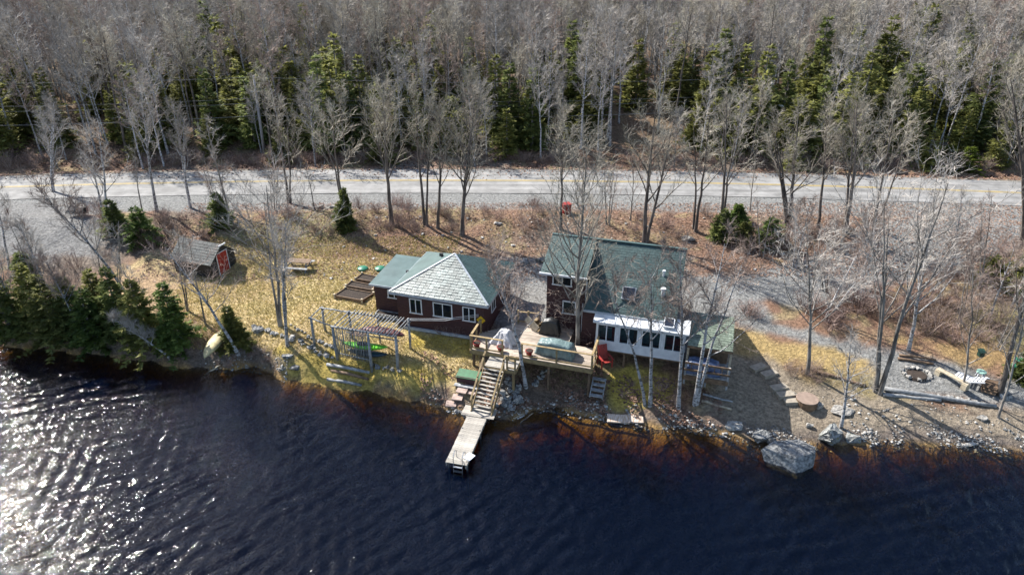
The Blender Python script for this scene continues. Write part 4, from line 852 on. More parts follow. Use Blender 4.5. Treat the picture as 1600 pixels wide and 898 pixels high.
TREES = [  # base px, top px, kind, stems, label
 ((245, 330), (222, 130), 'birch', 1, 'tall pale tree between parking gravel and road, leftmost tall one of the roadside row'),
 ((300, 325), (288, 165), 'birch', 2, 'twin-stemmed pale tree directly behind the dark shed at the roadside'),
 ((360, 330), (340, 175), 'thin', 2, 'slim grey tree right of the shed at the roadside'),
 ((222, 330), (205, 225), 'thin', 1, 'short bare sapling at the roadside just left of the tallest left tree'),
 ((452, 318), (432, 165), 'maple', 2, 'bare lichen-covered tree just right of the left utility pole'),
 ((492, 330), (478, 262), 'thin', 1, 'short crooked bare sapling by the roadside boulders'),
 ((541, 352), (508, 178), 'maple', 2, 'spreading lichen tree with a young spruce at its foot'),
 ((612, 350), (598, 152), 'wide', 1, 'bare broad-crowned tree on the bank above the green annex roof'),
 ((664, 352), (648, 150), 'maple', 2, 'dense bare tree on the bank above the left end of the cottage ridge'),
 ((684, 356), (692, 165), 'maple', 1, 'dark straight-stemmed tree on the bank between two denser crowns above the cottage'),
 ((722, 368), (740, 152), 'wide', 1, 'tall bare tree with one long side branch on the bank above the cottage peak'),
 ((876, 358), (880, 175), 'maple', 1, 'bare fan-crowned tree beside the red bin at the road'),
 ((905, 362), (899, 245), 'thinr', 2, 'slender many-stemmed tree just behind the left end of the house ridge'),
 ((950, 350), (955, 245), 'thinr', 3, 'reddish clump of slim stems on the bank behind the house roof'),
 ((1008, 378), (1036, 160), 'wide', 2, 'twin dark-trunked lichen tree behind the right half of the house roof'),
 ((1086, 360), (1108, 178), 'maple', 2, 'leaning pair of grey stems left of the roadside junipers'),
 ((1126, 362), (1152, 150), 'maple', 2, 'bare lichen tree standing among the roadside junipers'),
 ((1172, 330), (1180, 235), 'thin', 1, 'thin bare sapling between the junipers and the road'),
 ((1232, 352), (1238, 168), 'wide', 3, 'many-stemmed bare tree just right of the right utility pole'),
 ((1278, 356), (1298, 172), 'maple', 1, 'single straight bare tree two trees right of the right utility pole'),
 ((1322, 362), (1362, 158), 'wide', 2, 'dark twin-trunk tree leaning right at the bend of the gravel drive'),
 ((1366, 358), (1402, 180), 'maple', 2, 'smaller bare tree with low forks beside the dark leaning twin trunks'),
 ((1597, 380), (1572, 120), 'wide', 2, 'very large pale bare tree at the right edge beside the road'),
 ((1430, 400), (1445, 288), 'thinr', 2, 'reddish bare clump on the gravel lot at the right'),
 ((1375, 395), (1382, 290), 'thinr', 2, 'reddish thin-stemmed bush tree at the left end of the gravel lot'),
 ((1530, 450), (1545, 300), 'thinr', 2, 'pale slim tree at the brushy right end of the gravel lot'),
 ((1290, 455), (1280, 370), 'thinr', 3, 'low reddish spreading clump beside the gravel drive'),
 ((165, 350), (140, 190), 'birch', 2, 'pale forked tree on the parking gravel by the left junipers'),
 ((80, 300), (60, 160), 'birch', 2, 'bare pale tree by the road near the left edge'),
 ((437, 508), (402, 285), 'fan', 2, 'large dark twin-trunked tree in the lawn beside the picnic table'),
 ((452, 537), (462, 345), 'birch', 2, 'pale grey forked tree standing on the stone row left of the pergola'),
 ((372, 552), (262, 385), 'rbirch', 1, 'white birch leaning left over the cream canoe'),
 ((212, 482), (66, 292), 'rbirch', 1, 'long birch leaning far left over the gravel parking'),
 ((192, 492), (190, 350), 'thin', 2, 'slim upright grey tree rising among the left shore spruces'),
 ((92, 500), (30, 350), 'birch', 1, 'pale trunk leaning left between the leftmost shore spruces'),
 ((292, 484), (270, 350), 'thin', 2, 'twin slender stems in front of the dark shed'),
 ((322, 508), (292, 372), 'thin', 1, 'thin leaning sapling between shore spruces and cream canoe'),
 ((822, 604), (772, 395), 'rbirch', 1, 'white trunked birch leaning left in front of the deck by the stairs'),
 ((901, 558), (912, 232), 'dense', 1, 'tall dense bare tree growing through the deck in front of the house'),
 ((1012, 632), (985, 415), 'rbirch', 2, 'slim double-stemmed birch in front of the left half of the sunroom'),
 ((1060, 636), (1068, 400), 'rbirch', 1, 'white birch on the shore in front of the right end of the sunroom'),
 ((1086, 628), (1132, 372), 'rbirch', 2, 'leaning birch in front of the sage side roof with a wide reddish crown'),
 ((1262, 584), (1266, 370), 'fan', 1, 'dark trunked tree above the stone steps and round fire ring'),
 ((1314, 668), (1334, 535), 'birch', 1, 'small blue-grey birch at the water just above the shoreline boulders'),
 ((1372, 612), (1440, 275), 'fan', 3, 'huge multi-stemmed tree at the left end of the fire pit terrace'),
 ((1420, 548), (1462, 330), 'birch', 1, 'pale trunk behind the huge multi-stemmed tree'),
 ((1504, 608), (1520, 395), 'thinr', 1, 'thin trunk beside the white deck chair with a green birdhouse on it'),
 ((1562, 618), (1640, 300), 'maple', 1, 'thick pale trunk leaning right out of the picture by the fire pit terrace'),
 ((1560, 652), (1618, 420), 'thin', 1, 'thinner bluish trunk leaning right in front of the thick pale one'),
 ((1488, 420), (1500, 300), 'birch', 1, 'small pale bare tree at the far edge of the brush by the gravel lot'),
 ((1190, 400), (1196, 310), 'thinr', 2, 'low reddish clump between the junipers and the gravel drive'),
 ((985, 345), (992, 250), 'thinr', 1, 'thin reddish sapling at the roadside behind the house'),
 ((15, 420), (-10, 300), 'birch', 1, 'bare tree at the left picture edge beside the parking gravel'),
]
for i, (b, t, kd, stems, lb) in enumerate(TREES):
    rng = random.Random(100+i); p = G(*b, .05); q = AY(t[0], t[1], p.y); H = max(1.5, q.z-p.z); tm, cm, kw = KIND[kd]; kw = dict(kw)
    f = H/11; kw['r0'] *= (.55+.5*f); big = H > 8
    if not big: kw['limbs'] = int(kw['limbs']*.8); kw['twigs'] -= 1
    if H < 6: kw['subs'] -= 1; kw['twigs'] -= 1
    geo = bare_tree(rng, H, (q.x-p.x, rng.uniform(-.05, .05)*H), stems=stems, tw=.009 if not big else .0105, tl=.4+.3*f, **kw)
    put_tree('bare_tree' if 'birch' not in kd else 'birch_tree', geo, p, M[tm], M[cm], lb)
# more trunks over the shore thicket
for i, (b, t, kd, stems, lb) in enumerate([((30, 505), (-15, 380), 'birch', 1, 'pale leaning trunk at the extreme left of the shore thicket'), ((128, 525), (80, 405), 'rbirch', 1, 'bare leaning tree among the third and fourth shore spruces'), ((240, 520), (205, 400), 'thin', 2, 'thin bare stems rising between the right-hand shore spruces'),
      ((165, 470), (150, 345), 'thin', 1, 'slender bare stem behind the thicket below the parking gravel'), ((60, 455), (20, 330), 'thinr', 2, 'reddish bare stems at the lower edge of the parking gravel'), ((268, 560), (175, 490), 'birch', 1, 'low dead tree leaning far left over the water from the thicket'),
      ((350, 350), (330, 235), 'thinr', 3, 'reddish clump of stems right behind the dark shed'), ((430, 330), (425, 235), 'thinr', 2, 'reddish thin clump on the verge below the left utility pole')]):
    rng = random.Random(600+i); p = G(*b, .05); q = AY(t[0], t[1], p.y); tm, cm, kw = KIND[kd]; kw = dict(kw); kw['r0'] *= .7
    put_tree('bare_tree', bare_tree(rng, max(2, q.z-p.z), (q.x-p.x, -.4), stems=stems, tw=.010, tl=.55, **kw), p, M[tm], M[cm], lb)
# conifers and junipers this side of the road
CON = [
 ((20, 520), 400, 1.9, 'spruce', 'dark shore spruce at the left picture edge'), ((88, 536), 440, 1.8, 'spruce_y', 'second shore spruce from the left edge, leaning birch behind it'),
 ((60, 500), 410, 1.5, 'spruce_y', 'olive spruce behind the two leftmost shore spruces'), ((148, 545), 462, 1.9, 'juniper', 'broad shore spruce standing third from the left at the water'),
 ((192, 530), 428, 1.5, 'spruce', 'tall narrow spruce at the middle of the left shore thicket'), ((160, 500), 420, 1.3, 'spruce_y', 'small olive spruce at the back of the left shore thicket'),
 ((232, 545), 444, 1.7, 'spruce_y', 'yellowish shore spruce second from the right end of the thicket'), ((278, 545), 452, 1.7, 'juniper', 'pointed spruce at the right end of the shore thicket'),
 ((120, 515), 430, 1.5, 'spruce', 'dark spruce filling the back of the thicket near the gravel'), ((370, 535), 478, .9, 'spruce_y', 'sparse little spruce beside the cream canoe'),
 ((185, 362), 310, 1.3, 'spruce', 'dark spruce at the right border of the parking gravel'), ((225, 372), 322, 1.6, 'juniper', 'rounded green spruce behind the shed roof on the left'),
 ((348, 352), 300, 1.2, 'spruce', 'dark young spruce on the bank right of the shed'), ((541, 358), 292, .9, 'spruce', 'young spruce at the foot of the spreading lichen tree'),
 ((1128, 372), 325, 1.3, 'spruce', 'dark juniper left of the bright green one by the road'), ((1200, 380), 340, 1.9, 'juniper', 'bright green rounded juniper above the gravel drive'),
 ((1160, 376), 345, 1.0, 'spruce_y', 'small olive juniper between the two larger roadside ones'), ((1150, 345), 318, .9, 'juniper', 'small green juniper close to the road edge'),
 ((1590, 452), 395, 1.8, 'spruce_y', 'olive spruce in the brush at the right edge'), ((1545, 440), 400, 1.6, 'spruce_y', 'low olive spruce in the brush near the right edge'),
 ((1600, 590), 540, 1.0, 'spruce', 'dark spruce at the right edge behind the leaning trunks'),
 ((40, 420), 395, .9, 'spruce', 'dark low evergreen bush at the lower edge of the parking gravel'),
]
for i, (b, ty, rad, cm, lb) in enumerate(CON):
    rng = random.Random(300+i); p = G(*b, .05); H = max(1.2, AY(b[0], ty, p.y).z-p.z)
    p = G(b[0], b[1]-(11 if b[0] < 300 and b[1] > 525 else 0), .05); geo = conifer(rng, H, rad*rng.uniform(1.05, 1.3), lv=int(9+H*2.8), br=9, cl=7, tuft=.38, bare=.02, gap=.08)
    put_tree('juniper_bush' if 'juniper' in lb or 'bush' in lb else 'spruce_tree', geo, p, M['bark_grey'], M[cm], lb, 'bush' if 'juniper' in lb or 'bush' in lb else 'tree')
# slim saplings in the brush on the right
rng = random.Random(808)
for i, b in enumerate([(1330, 470), (1350, 440), (1290, 500), (1405, 455), (1452, 470), (1500, 500), (1545, 500), (1580, 480), (1470, 440), (1600, 520), (1240, 420), (1560, 545)]):
    p = G(*b, .05); H = rng.uniform(4.2, 7); kd = rng.choice(('thinr', 'thin', 'rbirch')); tm, cm, kw = KIND[kd]; kw = dict(kw); kw['r0'] *= .6; kw['limbs'] = 12
    put_tree('sapling', bare_tree(rng, H, (rng.uniform(-.2, .25)*H, -.3), stems=rng.choice((1, 2)), tw=.010, tl=.5, **kw), p, M[tm], M[cm], 'slim leafless sapling standing in the tangled brush right of the path', 'tree', 'saplings in the brush right of the path')
# leafless brush
protos = [shrub_geo(random.Random(40+i), 1.3, 1.1, 26, 6).mesh('brush', M['twig_brush']) for i in range(3)]
protos += [shrub_geo(random.Random(50+i), 1.5, 1.0, 22, 6).mesh('brush', M['twig_red']) for i in range(2)]
rng = random.Random(77)
def brush(px, py, s, label, group): inst_ = inst('brush', rng.choice(protos), None, G(px, py, .05), (0, 0, rng.uniform(0, 6.28)), (s, s, s*rng.uniform(.8, 1.1))); tag(inst_, label, 'shrub', group)
def scatter(poly, n, s, label, group):
    xs = [p[0] for p in poly]; ys = [p[1] for p in poly]; k = 0
    while k < n:
        x, y = rng.uniform(min(xs), max(xs)), rng.uniform(min(ys), max(ys)); c = False
        for i in range(len(poly)):
            a, b = poly[i], poly[(i+1) % len(poly)]
            if (a[1] <= y < b[1] or b[1] <= y < a[1]) and x < a[0]+(y-a[1])*(b[0]-a[0])/(b[1]-a[1]): c = not c
        if c: brush(x, y, s*rng.uniform(.6, 1.25), label, group); k += 1
scatter([(380, 320), (860, 318), (860, 360), (600, 362), (380, 372)], 58, .85, 'low leafless brush on the leafy bank below the road, left of the house', 'brush on the bank below the road')
scatter([(960, 330), (1110, 330), (1100, 372), (1000, 372)], 9, .8, 'low leafless brush on the bank behind the house roof', 'brush behind the house roof')
scatter([(1200, 355), (1380, 345), (1290, 385), (1200, 400), (1100, 395)], 22, 1.15, 'reddish leafless brush between the road and the gravel drive', 'brush between road and drive')
scatter([(1250, 480), (1480, 425), (1640, 400), (1640, 530), (1500, 540), (1300, 515)], 84, 1.2, 'tangled leafless brush on the slope right of the path', 'brush right of the path')
scatter([(1480, 380), (1600, 350), (1640, 400), (1540, 415)], 10, 1.1, 'leafless brush along the edge of the right gravel lot', 'brush at the right gravel lot')
scatter([(110, 330), (350, 335), (340, 380), (180, 400)], 22, 1.1, 'leafless brush behind and left of the dark shed', 'brush behind the shed')
scatter([(0, 440), (170, 400), (170, 480), (0, 500)], 14, 1.1, 'leafless brush between parking gravel and shore spruces', 'brush behind the shore spruces')
scatter([(270, 400), (340, 400), (330, 430), (275, 425)], 7, .8, 'dry branches heaped against the front of the dark shed', 'dry branches at the shed')
scatter([(320, 560), (430, 548), (425, 572), (330, 576)], 12, .55, 'dry sticks on the bank below the leaning birch', 'sticks on the left bank')
scatter([(1225, 575), (1300, 570), (1290, 598), (1235, 600)], 9, .6, 'low reddish brush beside the stone steps', 'brush by the stone steps')
scatter([(630, 508), (760, 520), (780, 545), (700, 528)], 9, .7, 'bare shrub in front of the cottage wall', 'shrubs along the cottage wall')
scatter([(880, 520), (935, 520), (925, 545), (880, 540)], 5, .9, 'bare shrub at the foot of the house wall beside the sunroom', 'shrubs by the sunroom corner')
scatter([(930, 590), (1060, 600), (1130, 640), (1000, 645)], 12, .5, 'low dry sticks on the bank below the sunroom', 'sticks below the sunroom')
scatter([(0, 245), (1600, 250), (1600, 272), (1200, 262), (800, 255), (0, 262)], 120, 1.0, 'low leafless brush along the far verge of the road', 'brush along the far verge')
pb = G(1172, 492); protos_d = shrub_geo(random.Random(9), 1.1, 1.5, 60, 8).mesh('brush', M['twig_brush']); tag(inst('brush', protos_d, None, pb), 'dense rounded leafless bush ringed by gravel at the path fork', 'shrub')
for x, y, lb in ((1478, 262, 'yellow-green bush across the road left of the large conifer foot'), (1508, 264, 'yellow-green bush across the road, right one of the pair')):
    geo = conifer(random.Random(x), 2.4, 2.0, lv=13, br=8, cl=7, bare=.02); put_tree('evergreen_bush', geo, G(x, y), M['bark_grey'], M['moss_bush'], lb, 'bush')

# ------------------------------------------------------------------ forest beyond the road
def combine(geos): return geos
fp = []
def proto_bare(seed, H, kd, **kw):
    tm, cm, k0 = KIND[kd]; k0 = dict(k0); k0.update(kw); rng = random.Random(seed); geo = bare_tree(rng, H, (rng.uniform(-.06, .06)*H, rng.uniform(-.03, .03)*H), tw=.018, tl=.8, **k0)
    return geo[0].mesh('trunk', M[tm], True), geo[1].mesh('crown', M[cm]), 'bare'
def proto_con(seed, H, rad, cm, **kw):
    geo = conifer(random.Random(seed), H, rad, **kw); return geo[0].mesh('trunk', M['bark_grey'], True), geo[1].mesh('crown', M[cm]), 'con'
fb = dict(limbs=17, subs=6, twigs=6)
PR = [proto_bare(1, 11, 'birch', start=.45, **fb), proto_bare(2, 12, 'maple', start=.5, **fb), proto_bare(3, 10, 'thin', start=.35, r0=.09, **fb), proto_bare(4, 12, 'rbirch', start=.5, spread=.22, **{**fb}),
      proto_bare(5, 9, 'wide', start=.35, **fb), proto_bare(6, 11.5, 'birch', start=.5, spread=.2, **fb),
      proto_con(11, 9.5, 2.6, 'spruce', lv=22, br=7, cl=5, tuft=.75, gap=.12), proto_con(12, 7.5, 2.7, 'spruce_y', lv=18, br=7, cl=5, tuft=.75, gap=.12), proto_con(13, 10, 2.7, 'spruce_y', lv=20, br=7, cl=5, tuft=.8, gap=.28), proto_con(14, 5.5, 2.3, 'spruce_y', lv=13, br=8, cl=5, tuft=.65, gap=.12)]
rng = random.Random(2024); pts = []
CLUMPS = [(G(px_, py_).x, G(px_, py_).y, r_, a_) for px_, py_, r_, a_ in ((430, 225, 7, .9), (330, 160, 7, .8), (240, 200, 5, .6), (650, 225, 8, .7), (540, 232, 5, .6), (780, 225, 6, .6), (970, 170, 6, 1), (1110, 200, 6, .9), (1240, 205, 8, .9), (1370, 225, 6, .8), (1470, 240, 7, 1), (1590, 190, 8, .9), (60, 215, 6, .6), (420, 60, 7, .5), (1540, 110, 7, .4))]
def cden(x, y):   # where the photograph shows evergreens: a broken belt above the road
    f = y-float(road_y(x)); s = .5+.5*math.sin(x*.12+1.5)*math.cos(y*.05+.4*math.sin(x*.07))+.3*math.sin(x*.31+y*.09)
    belt = max(0, 1-max(0, f-26)/24) if f > 5 else .25
    k = belt*(.2+.7*s)
    k = .2*belt+.10*(f < 90)
    for cx_, cy_, rad_, a_ in CLUMPS: k += a_*math.exp(-((x-cx_)**2+((y-cy_)*.7)**2)/(rad_*rad_))
    if 12 < x < 18 and f < 30: k *= .15          # open gap with leafy floor
    return k
y = 67.
while y < 300:
    st_ = 2.25 if y < 110 else 2.9 if y < 180 else 4.2; half = min(230, y*.82+16); x = -half
    while x < half:
        xx, yy = x+rng.uniform(-.45, .45)*st_, y+rng.uniform(-.45, .45)*st_
        f = yy-float(road_y(xx)); x += st_
        if f < 5.6: continue
        if f < 9 and rng.random() < .45: continue
        if 13 < xx < 19 and f < 26 and rng.random() < .7: continue
        if rng.random() < .10: continue
        con = rng.random() < min(.62, cden(xx, yy)*.55); v = rng.choice((6, 7, 9, 8, 9, 7, 9)) if con else rng.choice((0, 1, 2, 3, 4, 5, 0, 5))
        s = rng.uniform(.72, 1.12)*(.75 if f < 9 else 1)
        pts.append((xx, yy, v, s, rng.uniform(0, 6.28)))
    y += st_
def dist(p): return math.hypot(p[0], p[1])+(0 if abs(p[0]) < p[1]*.80 else 500)
bare = sorted([p for p in pts if p[2] < 6], key=dist); con = sorted([p for p in pts if p[2] >= 6], key=dist)
indiv = bare[:300]+con[:300]; rest = bare[300:]+con[300:]
PL = {0: 'pale birch with a high crown in the forest beyond the road', 1: 'lichen-grey bare maple in the forest beyond the road', 2: 'thin grey bare tree in the forest beyond the road', 3: 'reddish-twigged birch in the forest beyond the road',
      4: 'low spreading bare tree in the forest beyond the road', 5: 'narrow pale birch in the forest beyond the road', 6: 'tall dark green spruce in the forest beyond the road', 7: 'dark green spruce of middling height in the forest beyond the road', 8: 'tall olive spruce in the forest beyond the road', 9: 'small olive spruce in the forest beyond the road'}
NM = lambda v: 'spruce_tree' if v >= 6 else 'birch_tree' if v in (0, 3, 5) else 'bare_tree'
for (x_, y_, v, s, a) in indiv:
    f = y_-float(road_y(x_)); dep = 'at the front edge' if f < 10 else 'in the front rows' if f < 20 else 'in the middle rows' if f < 32 else 'in the rear rows'
    lr = ('left end', 'left half', 'middle', 'right half', 'right end')[min(4, max(0, int((x_/(y_*.75)+1)*2.5)))]
    lb = '%s %s of the roadside forest, %s' % (PL[v].split(' in the')[0], dep, lr)
    e = empty(NM(v), (x_, y_, hz(x_, y_)-.05), a, lb, 'tree', lb); e.scale = (s, s, s*rng.uniform(.9, 1.12))
    inst('trunk', PR[v][0], e); inst('crown', PR[v][1], e)
def forest_stuff(name, P_):
    me = bpy.data.meshes.new(name); me.from_pydata([(p[0], p[1], hz(p[0], p[1])-.05) for p in P_], [], [])
    for an, ty, vals in (('v', 'INT', [p[2] for p in P_]), ('s', 'FLOAT', [p[3] for p in P_]), ('a', 'FLOAT', [p[4] for p in P_])):
        at_ = me.attributes.new(an, ty, 'POINT'); at_.data.foreach_set('value', vals)
    o = link(bpy.data.objects.new(name, me)); o['kind'] = 'stuff'; o['label'] = 'mass of grey bare trees and scattered evergreens covering the far hillside'
    g = bpy.data.node_groups.new('far_trees', 'GeometryNodeTree'); g.interface.new_socket('Geometry', in_out='INPUT', socket_type='NodeSocketGeometry'); g.interface.new_socket('Geometry', in_out='OUTPUT', socket_type='NodeSocketGeometry')
    N = g.nodes; gi = N.new('NodeGroupInput'); gout = N.new('NodeGroupOutput'); jn = N.new('GeometryNodeJoinGeometry')
    def named(an, ty): q = N.new('GeometryNodeInputNamedAttribute'); q.data_type = ty; q.inputs[0].default_value = an; return q
    va, sa, aa = named('v', 'INT'), named('s', 'FLOAT'), named('a', 'FLOAT'); cx = N.new('ShaderNodeCombineXYZ'); g.links.new(aa.outputs[0], cx.inputs[2])
    src = {}
    for ob in bpy.data.objects:
        if ob.type == 'MESH' and ob.parent and ob.data.users > 1:
            for v, pr in enumerate(PR):
                if ob.data == pr[0]: src.setdefault((v, 0), ob)
                if ob.data == pr[1]: src.setdefault((v, 1), ob)
    for v in range(len(PR)):
        cmp = N.new('FunctionNodeCompare'); cmp.data_type = 'INT'; cmp.operation = 'EQUAL'; g.links.new(va.outputs[0], [q for q in cmp.inputs if q.enabled and q.type == 'INT'][0]); [q for q in cmp.inputs if q.enabled and q.type == 'INT'][1].default_value = v
        j2 = N.new('GeometryNodeJoinGeometry')
        for h_ in (0, 1):
            if (v, h_) not in src: continue
            oi = N.new('GeometryNodeObjectInfo'); oi.transform_space = 'ORIGINAL'; oi.inputs['Object'].default_value = src[(v, h_)]; oi.inputs['As Instance'].default_value = True; g.links.new(oi.outputs['Geometry'], j2.inputs[0])
        ip = N.new('GeometryNodeInstanceOnPoints'); g.links.new(gi.outputs[0], ip.inputs['Points']); g.links.new(cmp.outputs[0], ip.inputs['Selection']); g.links.new(j2.outputs[0], ip.inputs['Instance'])
        g.links.new(cx.outputs[0], ip.inputs['Rotation']); g.links.new(sa.outputs[0], ip.inputs['Scale']); g.links.new(ip.outputs[0], jn.inputs[0])
    g.links.new(jn.outputs[0], gout.inputs[0]); md = o.modifiers.new('far_trees', 'NODES'); md.node_group = g
forest_stuff('far_forest', rest)
print('forest', len(indiv), len(rest))

# ------------------------------------------------------------------ utility poles and wires
def utility_pole(base, top, lb, lamp=False):
    p = G(*base); q = AY(top[0], top[1], p.y); e = empty('utility_pole', p, 0, lb, 'utility pole')
    b = MB(); b.tube([(0, 0, -.3), (q.x-p.x, 0, q.z-p.z)], [.16, .10], 10); b.build('post', M['pole'], e, True)
    d = q-p; b = MB(); b.beam(d*.8+Vector((-.5, 0, 0)), d*.8+Vector((.5, 0, 0)), .08, .1); b.build('bracket', M['pole'], e)
    if lamp:
        s = p+(q-p)*.50-p; b = MB(); b.tube([s, s+Vector((.35, -.5, .45)), s+Vector((.6, -1.1, .5))], [.03]*3, 6); a = b.build('lamp_arm', M['metal'], e)
        b = MB(); b.tube([s+Vector((.6, -1.0, .48)), s+Vector((.75, -1.4, .5)), s+Vector((.85, -1.65, .47))], [.08, .14, .05], 8); b.build('lamp_head', M['white'], e, True)
    return p, q
p1, q1 = utility_pole((413, 240), (396, 118), 'grey utility pole left, rising in front of the dark conifers')
p2, q2 = utility_pole((1196, 216), (1208, 118), 'grey utility pole right, carrying a small street lamp', True)
for i, (f_, lb) in enumerate(((.98, 'topmost thin overhead wire between the utility poles'), (.72, 'second overhead wire from the top between the poles'), (.66, 'third overhead wire from the top, close under the second'), (.50, 'lowest overhead cable between the poles'))):
    a, b = p1.lerp(q1, f_), p2.lerp(q2, f_); d = b-a; b_ = MB(); L_ = []
    for s_ in (-1, 0, 1):
        for k in range(13 if s_ == 1 else 12):
            t = k/12; c = a+d*(s_+t); c.z -= .6*4*t*(1-t); c.y += (-.4*s_*s_)*0; L_.append(c)
    b_.tube(L_, [.016+.010*(i == 3)]*len(L_), 4); tag(b_.build('overhead_wire', M['wire']), lb, 'wire')
# ------------------------------------------------------------------ boulders, stones, shore and garden details
def rock_mesh(dims, seed, m, npt=13, rough=.035, cuts=3):
    rg = random.Random(seed); bm = bmesh.new()
    for i in range(npt):
        v = Vector((rg.gauss(0, 1), rg.gauss(0, 1), rg.gauss(0, 1))).normalized()*rg.uniform(.42, .54); bm.verts.new(v)
    bmesh.ops.convex_hull(bm, input=bm.verts[:]); 
    for v in [v for v in bm.verts if not v.link_faces]: bm.verts.remove(v)
    if cuts:
        bmesh.ops.bevel(bm, geom=bm.edges[:], offset=.03, segments=1, affect='EDGES')
        bmesh.ops.triangulate(bm, faces=bm.faces[:]); bmesh.ops.subdivide_edges(bm, edges=bm.edges[:], cuts=cuts-1, use_grid_fill=True)
        for v in bm.verts: v.co += v.normal*rg.uniform(-rough, rough)
    for v in bm.verts: v.co = Vector((v.co.x*dims[0], v.co.y*dims[1], v.co.z*dims[2]))
    me = bpy.data.meshes.new('boulder'); bm.to_mesh(me); bm.free(); me.materials.append(m); return me
def boulder(px, py, dims, seed, m, lb, rz=0, sink=.25, name='boulder', z=None, mesh=None):
    p = G(px, py) if z is None else AZ(px, py, z); me = mesh or rock_mesh(dims, seed, M[m]); o = inst(name, me, None, (p.x, p.y+dims[1]*.3, p.z+dims[2]*(.5-sink)), (0, 0, R(rz))); return tag(o, lb, 'rock')
def wedge():
    bm = bmesh.new(); P_ = [(-1.5, .25, .22), (-.75, .75, .48), (.55, .85, .62), (1.25, .4, .56), (1.2, .02, .5), (.12, -.4, .40), (-.5, -.1, .36), (1.35, .2, -.5), (1.12, -.4, -.6), (.2, -1.0, -.6), (-1.25, -.15, -.5), (0, 1.05, -.6), (-1, .85, -.5)]
    for p in P_: bm.verts.new(p)
    bmesh.ops.convex_hull(bm, input=bm.verts[:])
    for v in [v for v in bm.verts if not v.link_faces]: bm.verts.remove(v)
    bmesh.ops.bevel(bm, geom=bm.edges[:], offset=.04, segments=1, affect='EDGES'); bmesh.ops.triangulate(bm, faces=bm.faces[:])
    bmesh.ops.subdivide_edges(bm, edges=bm.edges[:], cuts=3, use_grid_fill=True); rg = random.Random(1)
    for v in bm.verts: v.co += v.normal*rg.uniform(-.012, .012)
    me = bpy.data.meshes.new('boulder'); bm.to_mesh(me); bm.free(); me.materials.append(M['stone']); return me
p = AZ(1234, 722, 0); tag(inst('boulder', wedge(), None, (p.x, p.y+.05, .25), (0, 0, R(-6))), 'largest grey granite boulder, wedge-shaped and standing in the water', 'rock')
boulder(1296, 695, (1.9, 1.5, 1.5), 31, 'stone_m', 'mossy faceted boulder on the waterline behind the largest one', 20)
boulder(1334, 694, (.95, .8, .7), 32, 'stone_m', 'small boulder just right of the mossy faceted boulder')
boulder(1190, 692, (1.3, 1.0, 1.0), 33, 'stone', 'shaded grey boulder at the waterline left of the largest one', 0)
boulder(1208, 695, (.8, .7, .6), 34, 'stone', 'small grey stone against the right side of the shaded boulder')
boulder(1150, 672, (1.3, .8, .5), 35, 'stone_p', 'pale flat boulder at the shore left of the shaded boulder')
boulder(1318, 648, (1.5, 1.0, .45), 36, 'stone_p', 'pale flat rock beside the small shore birch', 15)
boulder(1265, 668, (.55, .45, .35), 37, 'stone_p', 'small pale stone alone on the sand above the largest boulder')
boulder(1514, 698, (1.3, .55, .3), 38, 'stone_p', 'flat pale stone in the shallows far right')
boulder(1536, 658, (.65, .5, .4), 39, 'stone_p', 'rounded pale stone on the right beach below the thick leaning trunk')
boulder(1576, 626, (.9, .7, .6), 40, 'stone', 'grey stone right of the leaning trunks')
boulder(462, 578, (1.1, .7, .5), 41, 'stone', 'dark flat rock on the bank left of the logs', 10, .3)
boulder(402, 520, (.9, .7, .6), 42, 'stone', 'grey boulder in the brush left of the large dark tree')
boulder(846, 410, (1.2, .9, .7), 43, 'stone_m', 'mossy boulder behind the gravel between cottage and house')
boulder(820, 415, (1.0, .8, .6), 44, 'stone', 'grey boulder at the back of the gravel between cottage and house')
boulder(1076, 378, (1.6, .9, .6), 45, 'stone_p', 'pale long boulder on the bank behind the right end of the house roof')
boulder(500, 326, (.8, .6, .5), 46, 'stone_p', 'left of two pale boulders beside the left road shoulder')
boulder(520, 326, (.7, .5, .45), 47, 'stone_p', 'right of two pale boulders beside the left road shoulder')
boulder(118, 340, (2.1, 1.5, 1.2), 48, 'black', 'black rounded heap alone on the left parking gravel', 0, .1)
boulder(175, 372, (.9, .7, .6), 49, 'stone_p', 'pale boulder at the edge of the parking gravel')
boulder(778, 352, (.8, .5, .4), 50, 'stone_p', 'pale rock on the leafy bank above the cottage')
boulder(1368, 480, (1.7, 1.2, 1.0), 51, 'stone', 'dark boulder in the brush above the path', 0, .2)
boulder(448, 560, (.8, .6, .4), 52, 'stone', 'flat stone between the pale forked tree and the water')
# single stones: meshes shared
SM = [rock_mesh((1, 1, .8), 60+i, M['stone'], 10, .02, 0) for i in range(3)]+[rock_mesh((1, 1, .7), 70+i, M['stone_p'], 10, .02, 0) for i in range(3)]
rng = random.Random(9)
def stone_row(name, pxs, n, s, lb, cat, jit=3, pale=.5):
    P_ = []; tot = sum(math.dist(pxs[i], pxs[i+1]) for i in range(len(pxs)-1))
    for k in range(n):
        d = tot*(k+.5)/n
        for i in range(len(pxs)-1):
            l = math.dist(pxs[i], pxs[i+1])
            if d <= l: a, b = pxs[i], pxs[i+1]; t = d/l; P_.append((a[0]+(b[0]-a[0])*t+rng.uniform(-jit, jit), a[1]+(b[1]-a[1])*t+rng.uniform(-jit, jit)*.6)); break
            d -= l
    g0 = G(*P_[0]); e = empty(name, g0, 0, lb, cat)
    for q in P_:
        g = G(*q)-g0; c = s*rng.uniform(.6, 1.3); me = SM[rng.randrange(3)+(3 if rng.random() < pale else 0)]
        inst('stone', me, e, g+Vector((0, 0, c*.2)), (0, 0, rng.uniform(0, 6)), (c, c*rng.uniform(.7, 1), c*.8))
    return e
